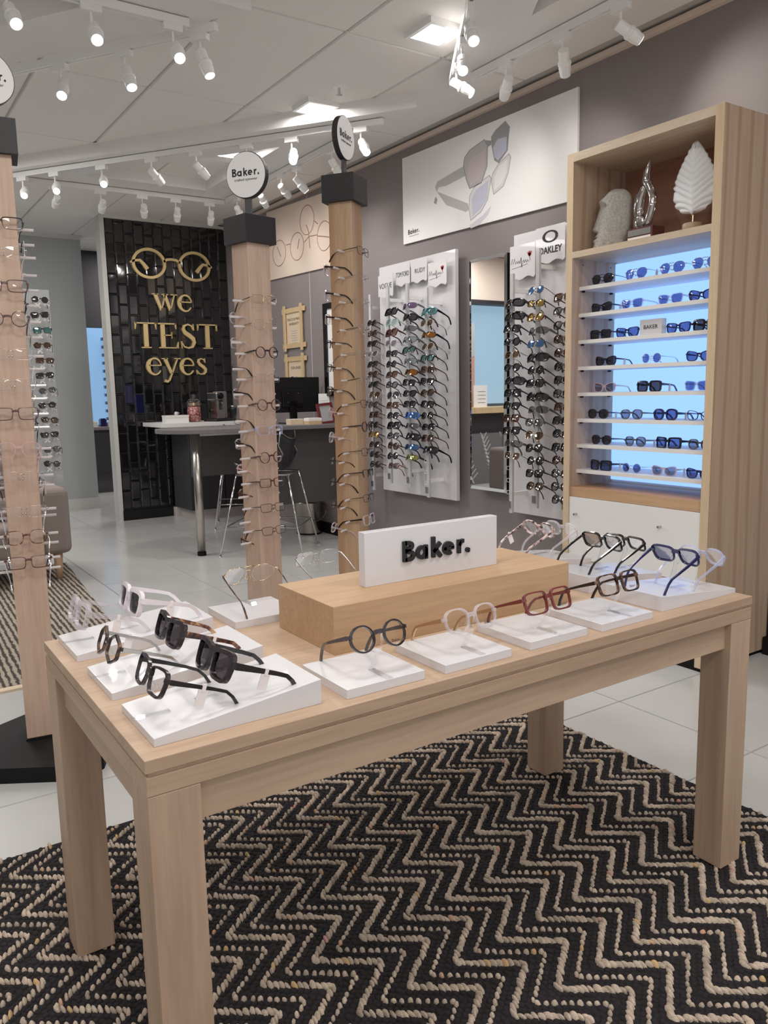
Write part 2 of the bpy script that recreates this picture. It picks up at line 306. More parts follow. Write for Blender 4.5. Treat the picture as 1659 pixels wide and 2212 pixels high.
# ================================================================ setting
CZ = 3.11; WX = 3.65
fl = struct(MB().box(-3.1, 5.2, -1.6, 13.2, -.12, -.006).build('floor', 'grout'), 'pale grey floor of large square tiles with thin joints')
FT = .586
tme = MB().hexa([(0.0022, .0022, 0), (FT-.0022, .0022, 0), (FT-.0022, FT-.0022, 0), (.0022, FT-.0022, 0)], [(.0042, .0042, .006), (FT-.0042, .0042, .006), (FT-.0042, FT-.0042, .006), (.0042, FT-.0042, .006)]).mesh('tile', 'tile_floor')
for i in range(-7, 2):
    for j in range(-3, 17):
        x, y = 2.557+i*FT, 2.097+j*FT
        put('tile', tme, fl, (x, y, -.006))
ce = struct(MB().box(-3.1, 5.2, -1.6, 13.2, CZ+.012, CZ+.14).build('ceiling', 'ceil_grout'), 'white suspended ceiling of large square-edged panels')
cme = MB().hexa([(.008, .008, .012), (.617, .008, .012), (.617, 1.222, .012), (.008, 1.222, .012)][::-1], [(.012, .012, 0), (.613, .012, 0), (.613, 1.218, 0), (.012, 1.218, 0)][::-1]).mesh('ceiling_panel', 'ceiling_white')
for i in range(-6, 4):
    for j in range(-4, 7):
        x, y = 1.69+i*.625, 3.73+j*1.23
        if x+.6 > 3.7: continue
        put('ceiling_panel', cme, ce, (x, y, CZ))
struct(MB().box(WX, WX+.15, -1.6, 8.62, 0, CZ+.05).build('wall_right', 'wall_grey'), 'grey painted wall behind the display boards')
struct(MB().box(3.578, WX, -1.6, 2.085, 0, .085).box(3.612, WX, -1.6, 2.085, .085, .30).box(WX-.02, WX, 2.99, 6.9, 0, .1).build('baseboard_right', 'black_metal'), 'black skirting along the grey wall')
struct(MB().box(WX-.03, WX, -1.6, 8.5, CZ-.035, CZ-.005).build('trim_1', 'poster_warm'), 'pale trim strip where grey wall meets ceiling')
for y in (5.85, 6.62):
    struct(MB().box(WX-.0025, WX, y-.003, y+.003, .1, CZ-.04).build('trim_2', 'skirting'), 'thin vertical joint strip on the grey wall')
# tiled feature wall
tw = struct(MB().box(2.345, WX, 8.5, 8.62, 0, CZ+.05).build('wall_back', 'tile_gap'), 'feature wall of glossy black bevelled vertical tiles')
struct(MB().box(2.30, 2.345, 8.478, 8.64, 0, CZ).build('trim_3', 'skirting'), 'pale edge trim at the end of the black tiled wall')
struct(MB().box(2.345, WX, 8.475, 8.5, CZ-.03, CZ).build('trim_4', 'skirting'), 'pale strip above the black tiled wall')
TWd, THt = .1004, .2025
def btile(h, mat):
    a, b = .0015, .013
    return MB().hexa([(a, 0, a), (TWd-a, 0, a), (TWd-a, 0, h-a), (a, 0, h-a)], [(b, -.011, b), (TWd-b, -.011, b), (TWd-b, -.011, h-b), (b, -.011, h-b)]).mesh('tile', mat)
tb, tn, tbh, tnh = btile(THt, 'tile_black'), btile(THt, 'tile_navy'), btile(THt/2, 'tile_black'), None
for i in range(13):
    z = .11
    k = 0
    if i % 2: put('tile', tbh, tw, (2.345+i*TWd, 8.5, z)); z += THt/2
    while z < CZ-.04:
        rot = (R(random.uniform(-1.0, 1.0)), 0, R(random.uniform(-1.2, 1.2)))
        put('tile', tn if (k == 5 and i in (1, 2)) else tb, tw, (2.345+i*TWd, 8.5, z), rot); z += THt; k += 1
struct(MB().box(2.34, 2.88, 8.462, 8.5, 0, .105).prism([(2.34, .105), (2.88, .105), (2.88, .125), (2.34, .125)], 8.48, 8.5, 'y').build('baseboard_back', 'black_gloss'), 'glossy black skirting under the tiled wall')
# far wall, passage and the bright room beyond
struct(MB().box(-3.0, 2.405, 9.7, 9.85, 0, CZ+.05).build('wall_far', 'wall_light'), 'pale grey wall at the far left')
struct(MB().box(-3.0, 2.41, 9.68, 9.7, 0, .13).build('baseboard_far', 'skirting'), 'pale skirting under the far grey wall')
struct(MB().box(-3.0, 2.405, 9.67, 9.7, CZ-.05, CZ).build('trim_5', 'skirting'), 'pale cornice over the far grey wall')
struct(MB().box(-3.15, -3.0, -1.6, 9.85, 0, CZ+.05).build('wall_left', 'wall_light'), 'pale grey wall on the far side of the shop')
struct(MB().box(2.2, 5.1, 10.6, 10.75, 2.18, CZ+.05).build('wall_header', 'wall_dark'), 'dark header over the passage behind the tiled wall')
struct(MB().box(1.6, 5.1, 12.6, 12.75, 0, CZ).build('wall_end', 'wall_light'), 'end wall of the room behind')
struct(MB().box(5.05, 5.2, 8.62, 12.75, 0, CZ).box(WX, 5.1, 8.55, 8.7, 0, CZ).build('wall_side', 'wall_light'), 'side wall of the passage')
t = thing('lit_wall_panel', 'bright blue lit wall panel seen through the passage', 'wall panel', (3.2, 11.6, .9))
MB((3.2, 11.6, .9)).box(2.5, 4.2, 11.62, 11.66, .92, 2.3).build('panel', 'far_blue', t)
MB((3.2, 11.6, .9)).box(2.45, 4.25, 11.66, 11.7, .91, 2.34).build('frame', 'paint_white', t)
for k in range(11):
    MB((3.2, 11.6, .9)).box(3.06, 3.12, 11.54, 11.62, .98+k*.11, 1.02+k*.11).build('peg', 'f_navy', t)
t = thing('low_cabinet', 'dark low cabinet under the blue lit panel', 'cabinet', (3.2, 11.4, 0))
MB((3.2, 11.4, 0)).box(2.5, 4.2, 11.2, 11.6, .28, .86).build('body', 'wall_dark', t); MB((3.2, 11.4, 0)).box(2.48, 4.22, 11.18, 11.62, .86, .9).build('top', 'wall_grey', t); MB((3.2, 11.4, 0)).box(2.55, 4.15, 11.25, 11.6, 0, .28).build('plinth', 'desk_panel', t)
for k, (a, b, h, mt) in enumerate([(2.72, 2.86, .07, 'paper'), (2.9, 2.98, .1, 'f_navy'), (3.0, 3.1, .05, 'paper')]):
    tag(MB().box(a, b, 11.3, 11.4, .9, .9+h).box(a+.01, b-.01, 11.31, 11.39, .9+h, .912+h).build('box', mt), ['small white box on the far cabinet, left one', 'small navy box on the far cabinet', 'small white box on the far cabinet, right one'][k], 'box')
# ---------------------------------------------------------------- ceiling rafts and tracks (white triangular frames under the ceiling)
def raft(label, pts, w=.3, z0=3.02):
    """closed triangle of beams, pts are the outer corners (counter-clockwise)"""
    cx = sum(p[0] for p in pts)/3; cy = sum(p[1] for p in pts)/3
    t = thing('ceiling_raft', label, 'ceiling raft', (cx, cy, z0), group='triangular ceiling rafts')
    n = len(pts); inn = []
    for i in range(n):
        p0, p1, p2 = Vector(pts[i-1]), Vector(pts[i]), Vector(pts[(i+1) % n])
        d1 = (p1-p0).normalized(); d2 = (p2-p1).normalized(); n1 = Vector((-d1.y, d1.x)); n2 = Vector((-d2.y, d2.x))
        k = (n1+n2); inn.append(p1+k*(w/(1+n1.dot(n2))))
    for i in range(n):
        j = (i+1) % n; q = [pts[i], pts[j], inn[j], inn[i]]
        MB((cx, cy, z0)).prism([(a[0], a[1]) for a in q], z0, CZ+.005).build('beam', 'paint_white', t)
    return t
raft('triangular white ceiling raft in front of the tiled wall', [(3.1, 4.2), (3.1, 7.1), (1.05, 7.1)][::1], .36)
raft('triangular white ceiling raft at the upper left', [(1.72, 3.58), (.1, 5.9), (-1.6, 3.58)], .34)
raft('triangular white ceiling raft beside the right wall', [(3.15, 1.2), (3.15, 3.95), (1.35, 1.2)], .3)
_head = MB().lathe([(.024, 0), (.026, .006), (.026, .055), (.03, .06), (.03, .1), (.027, .118), (.026, .13)], 16).mesh('head', 'white_metal', False)
_ring = MB().lathe([(.0305, .06), (.033, .064), (.033, .072), (.0305, .076)], 16).mesh('ring', 'white_metal')
_lamp = MB().lathe([(.0, .126), (.023, .131), (.0, .1312)], 14).mesh('lamp', 'lamp')
_adp = MB().box(-.045, .045, -.016, .016, -.03, 0).mesh('adapter', 'white_metal'); _arm = MB().tube([(0, 0, -.03), (0, 0, -.085), (.012, 0, -.1)], .006, 8).mesh('arm', 'white_metal')
def track(label, a, b, z, heads, names):
    ax, ay = a; bx, by = b; ang = math.atan2(by-ay, bx-ax); L = math.hypot(bx-ax, by-ay)
    o = tag(MB().box(0, L, -.017, .017, 0, .03).box(0, L, -.017, -.008, -.006, 0).box(0, L, .008, .017, -.006, 0).build('light_track', 'white_metal'), label, 'light track')
    o.location = (ax, ay, z); o.rotation_euler = (0, 0, ang)
    for (fr, tgt, watt), nm in zip(heads, names):
        p = Vector((ax+(bx-ax)*fr, ay+(by-ay)*fr, z-.006))
        t = thing('track_spotlight', nm, 'spotlight', p, (0, 0, ang), group='track spotlights')
        put('adapter', _adp, t); put('arm', _arm, t)
        piv = Vector((0.012, 0, -.1)); world = p+Vector((piv.x*math.cos(ang), piv.x*math.sin(ang), piv.z))
        d = (Vector(tgt)-world).normalized(); q = Matrix.Rotation(-ang, 3, 'Z') @ d
        rot = Vector(q).to_track_quat('Z', 'Y').to_euler()
        h = put('head', _head, t, piv-Vector(q)*.03, rot); put('ring', _ring, h); put('lamp', _lamp, h)
        if watt:
            li = bpy.data.lights.new('spot', 'SPOT'); li.energy = watt*SPOT_W; li.spot_size = R(100); li.spot_blend = 1.0; li.shadow_soft_size = .03; li.color = (1, .95, .90)
            lo = bpy.data.objects.new('spot', li); C.objects.link(lo); lo.parent = t; lo.location = piv+Vector(q)*.13; lo.rotation_euler = Vector(-Vector(q)).to_track_quat('Z', 'Y').to_euler()
W0 = WX
track('white light track under the diagonal raft beam', (1.22, 7.0), (3.03, 4.46), 2.985,
      [(.05, (.4, 3.4, .5), 1), (.15, (.5, 3.0, .4), 1), (.29, (.8, 3, .8), 1), (.43, (3.6, 6.6, 1.6), 1), (.55, (3.6, 5.9, 1.8), 1), (.68, (2.2, 3.4, 1), 1), (.79, (1.5, 3.1, .7), 1), (.95, (2.6, 3.0, 1.2), 1)],
      ['white spotlight at the far left end of the diagonal track', 'second white spotlight from the left on the diagonal track', 'third white spotlight from the left on the diagonal track', 'fourth white spotlight from the left on the diagonal track', 'fifth white spotlight from the left on the diagonal track', 'white spotlight above the nearer round sign on the diagonal track', 'white spotlight between the two round signs on the diagonal track', 'white spotlight behind the right round sign, end of diagonal track'])
track('white light track before the tiled wall', (1.3, 7.02), (3.0, 6.98), 2.985,
      [(.16, (1.6, 9.4, 1.8), 1), (.37, (2.2, 9.5, 1.6), 1), (.57, (2.75, 8.5, 1.9), 1), (.74, (3.0, 8.5, 1.7), 1), (.92, (3.3, 8.5, 1.6), 1)],
      ['white spotlight near the left end of the tile wall track', 'second white spotlight from left on the tile wall track', 'white spotlight above the left of the tile wall sign', 'white spotlight above the middle of the tile wall sign', 'white spotlight at the right end of the tile wall track'])
track('white light track along the back of the grey wall', (3.0, 6.9), (3.0, 4.6), 2.985,
      [(.09, (3.65, 7.3, 2.3), 1), (.3, (3.65, 6.8, 2.4), 1), (.46, (3.65, 6.2, 2.5), 1), (.57, (3.65, 5.5, 2.2), 1), (.8, (3.62, 5.0, 1.9), 1)],
      ['farthest white spotlight on the track along the grey wall', 'second farthest white spotlight on the track along grey wall', 'middle white spotlight on the track along the grey wall', 'second nearest white spotlight on the track along grey wall', 'nearest white spotlight on the track along the grey wall'])
track('white light track on the upper left diagonal raft beam', (.86, 4.86), (1.62, 3.76), 2.985,
      [(.3, (.5, 3.1, 1.2), 1), (.6, (1.4, 3.2, 1.2), 1), (.93, (1.9, 3.2, 1.2), 1)],
      ['left white spotlight on the upper left diagonal track', 'middle white spotlight on the upper left diagonal track', 'right white spotlight on the upper left diagonal track'])
track('white light track across the upper left', (.2, 3.8), (1.5, 3.8), 2.985,
      [(.4, (.9, 1.9, .8), .5), (.66, (.7, 1.6, .75), .5), (.94, (1.1, 1.6, .75), .5)],
      ['bright spotlight cut off at the left edge, upper left track', 'middle bright spotlight on the upper left cross track', 'right bright spotlight on the upper left cross track'])
track('white light track above the cabinet beside the wall', (3.05, 3.6), (3.05, 1.4), 2.985,
      [(.12, (3.65, 4.4, 2.3), 1.5), (.3, (3.65, 3.4, 2.3), 1.5), (.46, (3.65, 2.3, 2.5), 1.3), (.75, (3.65, 1.6, 2.5), 1.3)],
      ['farthest white spotlight on the track above the cabinet', 'second white spotlight on the track above the cabinet', 'third white spotlight on the track above the cabinet', 'nearest white spotlight on the track above the cabinet'])
track('white light track on the right diagonal raft beam', (2.98, 3.7), (1.6, 1.62), 2.985,
      [(.1, (3.4, 2.5, 2.1), 1.0), (.22, (1.3, 1.5, .75), .35), (.36, (1.6, 1.3, .7), .35), (.6, (3.3, 2.5, 1.7), .8)],
      ['bright spotlight at the far end of the right diagonal track', 'second bright spotlight on the right diagonal track', 'third bright spotlight on the right diagonal track', 'nearest bright spotlight on the right diagonal track'])
def troffer(label, x, y, sx=.3, sy=.3, watt=1):
    t = thing('ceiling_light', label, 'ceiling light', (x, y, CZ), group='square ceiling lights')
    o = (x, y, CZ)
    MB(o).box(x-sx/2, x+sx/2, y-sy/2, y-sy/2+.02, CZ-.03, CZ).box(x-sx/2, x+sx/2, y+sy/2-.02, y+sy/2, CZ-.03, CZ).box(x-sx/2, x-sx/2+.02, y-sy/2+.02, y+sy/2-.02, CZ-.03, CZ).box(x+sx/2-.02, x+sx/2, y-sy/2+.02, y+sy/2-.02, CZ-.03, CZ).build('frame', 'white_metal', t)
    MB(o).box(x-sx/2+.02, x+sx/2-.02, y-sy/2+.02, y+sy/2-.02, CZ-.022, CZ-.002).build('diffuser', 'panel_glow', t)
    li = bpy.data.lights.new('panel', 'AREA'); li.shape = 'RECTANGLE'; li.size = sx-.05; li.size_y = sy-.05; li.energy = watt*TROFFER_W; li.color = (1, .97, .94)
    lo = bpy.data.objects.new('panel', li); C.objects.link(lo); lo.parent = t; lo.location = (0, 0, -.024)
troffer('square ceiling light above the sunglasses poster', 2.68, 3.46, .22, .22); troffer('square ceiling light right of the sprinkler', 2.68, 4.71, .22, .22); troffer('square ceiling light inside the far raft', 2.56, 5.86, .22, .22)
for k, (x, y) in enumerate([(.4, 1.2), (1.9, .2), (.2, -.9), (-1.4, 1.2), (-1.4, 3.6), (-.4, 7.4), (.6, 6.2), (.3, 8.2), (3.3, 10.0), (3.3, 11.2)]):  # unseen ceiling lights, added outside the view to fill the shop with light
    troffer(['square ceiling light over the front left of the table', 'square ceiling light over the shop entrance right', 'square ceiling light over the shop entrance left', 'square ceiling light at the left of the shop', 'square ceiling light over the left display', 'square ceiling light over the far left unit', 'square ceiling light over the sofa', 'square ceiling light far left before the lit unit', 'square ceiling light in the passage', 'square ceiling light in the room behind'][k], x, y, .58, .58, 1.6)
t = thing('sprinkler', 'small chrome fire sprinkler on the ceiling', 'sprinkler', (2.66, 4.38, CZ))
MB().lathe([(.04, -.006), (.045, 0)], 18).build('rose', 'white_metal', t); MB().tube([(0, 0, 0), (0, 0, -.04)], .008).lathe([(.018, -.045), (.018, -.042)], 12).build('nozzle', 'chrome', t)
# ================================================================ eyewear library
def outline(shape, w, h, N=28):
    n, taper, lift = {'round': (2, 0, 0), 'panto': (2.5, .07, 0), 'square': (4.2, .05, 0), 'rect': (4.6, .07, .02), 'way': (3.8, .13, .10), 'cat': (3.0, .10, .26), 'avi': (2.4, .02, 0), 'wrap': (3.0, .12, .10), 'hex': (3, 0, 0), 'shield': (5, .02, .05)}[shape]
    pts = []
    for i in range(N):
        a = 2*PI*i/N; c, s = math.cos(a), math.sin(a)
        if shape == 'hex':
            m = max(abs(math.cos(a-k*PI/3)) for k in range(3)); r = .93/m; x, z = r*c, r*s*.98
        else:
            x = math.copysign(abs(c)**(2/n), c); z = math.copysign(abs(s)**(2/n), s)
        if shape == 'avi' and z < 0: x = x*(1+.34*z)-z*z*.0+(-z)*(-.06); z = z*1.08
        x *= 1+taper*z
        if z > 0: z += lift*x*z
        pts.append((x*w, z*h))
    return pts
DIM = {'round': (.0214, .0214), 'panto': (.0242, .0212), 'square': (.0258, .0205), 'rect': (.0265, .0172), 'way': (.0258, .0195), 'cat': (.0262, .0195), 'avi': (.0282, .0242), 'wrap': (.0315, .0185), 'hex': (.0262, .0238), 'shield': (.0275, .021)}
_gc = {}
def gparts(shape, kind, fm, lm, tm):
    k = (shape, kind, fm, lm, tm)
    if k in _gc: return _gc[k]
    w, h = DIM[shape]; rim = {'acetate': .0031, 'thick': .0052, 'metal': .0011, 'rimless': 0, 'half': .0022, 'slim': .0024}[kind]
    dep = {'acetate': .0040, 'thick': .0052, 'metal': .001, 'rimless': .001, 'half': .003, 'slim': .003}[kind]
    br = {'wrap': .006, 'round': .0112, 'panto': .0095}.get(shape, .0085)
    cx = br+w+rim*.4; curve = {'wrap': 5.2, 'avi': 1.6, 'shield': 2.2}.get(shape, 1.1); N = 28
    P = outline(shape, w, h, N); cv = lambda x: curve*x*x
    F = MB(); zb = h*(.42 if shape in ('square', 'rect', 'way', 'wrap', 'cat', 'shield') else .3)
    xo = cx+w; zt = h*(.50 if shape not in ('round', 'hex', 'panto') else .34)
    if kind in ('acetate', 'thick', 'half', 'slim'):
        sx, sz = (w+rim)/w, (h+rim)/h
        for s in (-1, 1):
            vs = []
            for (x, z) in P:
                X = cx+x; Xo = cx+x*sx; zo = z*sz
                if kind == 'half' and z < -.1*h: zo = z*1.015; Xo = cx+x*1.015
                if kind == 'thick' and z > 0: zo += .002
                for (a, b, yy) in ((X, z, -dep), (Xo, zo, -dep*.8), (Xo, zo, dep*.6), (X, z, dep*.6)): vs.append((s*a, yy+cv(a), b))
            fs = []
            for i in range(N):
                j = (i+1) % N
                for q in range(4):
                    f = (i*4+q, i*4+(q+1) % 4, j*4+(q+1) % 4, j*4+q); fs.append(f if s > 0 else f[::-1])
            F.add(vs, fs)
        bt = rim*.9+.0012; bl = br+rim*.8
        F.sweep([(-.0001, 0, 0)], [0], [0]) if False else None
        pts = [(-bl, cv(bl), zb-.001), (-bl*.4, -.0005, zb+.0015), (bl*.4, -.0005, zb+.0015), (bl, cv(bl), zb-.001)]
        vs = []
        for (x, y, z) in pts: vs += [(x, y-dep*.8, z-bt), (x, y-dep*.8, z+bt), (x, y+dep*.6, z+bt), (x, y+dep*.6, z-bt)]
        F.add(vs, [(i*4+q, i*4+(q+1) % 4, i*4+4+(q+1) % 4, i*4+4+q) for i in range(3) for q in range(4)])
        eh = max(.0026, rim)
        for s in (-1, 1):
            a = xo-.002; b = xo+rim+.0045; y = cv(xo)
            F.hexa([(s*a, y-dep, zt-eh), (s*b, y-.001, zt-eh), (s*b, y+.006, zt-eh), (s*a, y+dep*.6, zt-eh)], [(s*a, y-dep, zt+eh), (s*b, y-.001, zt+eh), (s*b, y+.006, zt+eh), (s*a, y+dep*.6, zt+eh)])
        xh = xo+rim+.003
    else:
        r = .0011 if kind == 'metal' else .0007
        for s in (-1, 1):
            if kind == 'metal': F.tube([(s*(cx+x), cv(cx+x), z) for (x, z) in P], r, 6, True)
            else: F.tube([(s*(cx+x), cv(cx+x), z) for (x, z) in P], .0006, 4, True)
            F.tube([(s*xo*.985, cv(xo), zt), (s*(xo+.005), cv(xo)+.001, zt), (s*(xo+.006), cv(xo)+.008, zt)], .0016, 6)
            F.tube([(s*(br*.9), .002, -h*.05), (s*(br*.55), .006, -h*.25)], .0006, 5); F.lathe([(.0004, -.004), (.0022, -.002), (.0022, .002), (.0004, .004)], 7, (s*br*.5, .0065, -h*.33))
        F.tube([(-br*1.05, cv(br), zb), (-br*.5, -.001, zb+.0026), (br*.5, -.001, zb+.0026), (br*1.05, cv(br), zb)], r*1.4, 6)
        if shape == 'avi': F.tube([(-br*1.6, cv(br), h*.86), (0, -.001, h*.9), (br*1.6, cv(br), h*.86)], r*1.2, 6)
        xh = xo+.006
    fr = F.mesh('frame', fm, kind in ('metal', 'rimless'))
    ls = []
    for s in (-1, 1):
        B = MB(); vs = [(s*cx, cv(cx)-.0016, 0)]+[(s*(cx+x*.5), cv(cx+x*.5)-.0012, z*.5) for x, z in P]+[(s*(cx+x), cv(cx+x)-.0002, z) for x, z in P]
        fs = [(0, 1+i, 1+(i+1) % N) for i in range(N)]+[(1+i, 1+N+i, 1+N+(i+1) % N, 1+(i+1) % N) for i in range(N)]
        ls.append(B.add(vs, fs if s > 0 else [f[::-1] for f in fs]).mesh('lens', lm, True))
    ts = []; y0 = cv(xo)+.004; L = .138
    hh = {'acetate': .0035, 'thick': .0050, 'metal': .0014, 'rimless': .0014, 'half': .0026, 'slim': .0028}[kind]; th = .0017 if hh > .002 else .0009
    if shape == 'wrap': hh = .006
    for s in (-1, 1):
        x = s*xh; ii = -s
        B = MB().sweep([(x, y0, zt), (x+ii*.0005, y0+L*.3, zt), (x+ii*.003, y0+L*.55, zt-.0005), (x+ii*.006, y0+L*.70, zt-.002), (x+ii*.008, y0+L*.80, zt-.009), (x+ii*.010, y0+L*.90, zt-.021), (x+ii*.012, y0+L*.985, zt-.035)],
                       [hh*1.15, hh*.85, hh*.7, hh*.7, max(hh*.72, .002), max(hh*.8, .0024), max(hh*.8, .0026)], [th]*4+[max(th, .0015)]*3)
        ts.append(B.mesh('temple', tm, False))
    out = (fr, ls, ts, xh, zt, y0); _gc[k] = out; return out
_tagm = MB().box(-.0006, .0006, -.008, .008, -.030, -.004).box(-.0015, .0015, -.003, .003, -.006, .006).mesh('price_tag', 'tag_white')
def glasses(label, loc, rot, spec, group, size=1, pt=False, logo=False):
    shape, kind, fm, lm, tm = G[spec][1:]
    sun = lm != 'demo_lens'; nm = 'sunglasses' if sun else 'eyeglasses'
    t = thing(nm, label, nm, loc, rot, group); t.scale = (size,)*3
    fr, ls, ts, xh, zt, y0 = gparts(shape, kind, fm, lm, tm)
    put('frame', fr, t)
    for l in ls: put('lens', l, t)
    tt = [put('temple', m, t) for m in ts]
    if pt: put('price_tag', _tagm, tt[pt > 0], (math.copysign(xh, pt), y0+.055, zt))
    if logo:
        w, h = DIM[shape]; o = put('lens_print', text_mesh('Baker.', .0075, .0001, 'ink'), t); o.matrix_basis = Matrix(((1, 0, 0, .0085+w+.004), (0, 0, -1, -.0005), (0, 1, 0, -h*.62), (0, 0, 0, 1)))
    return t
D_ = 'demo_lens'
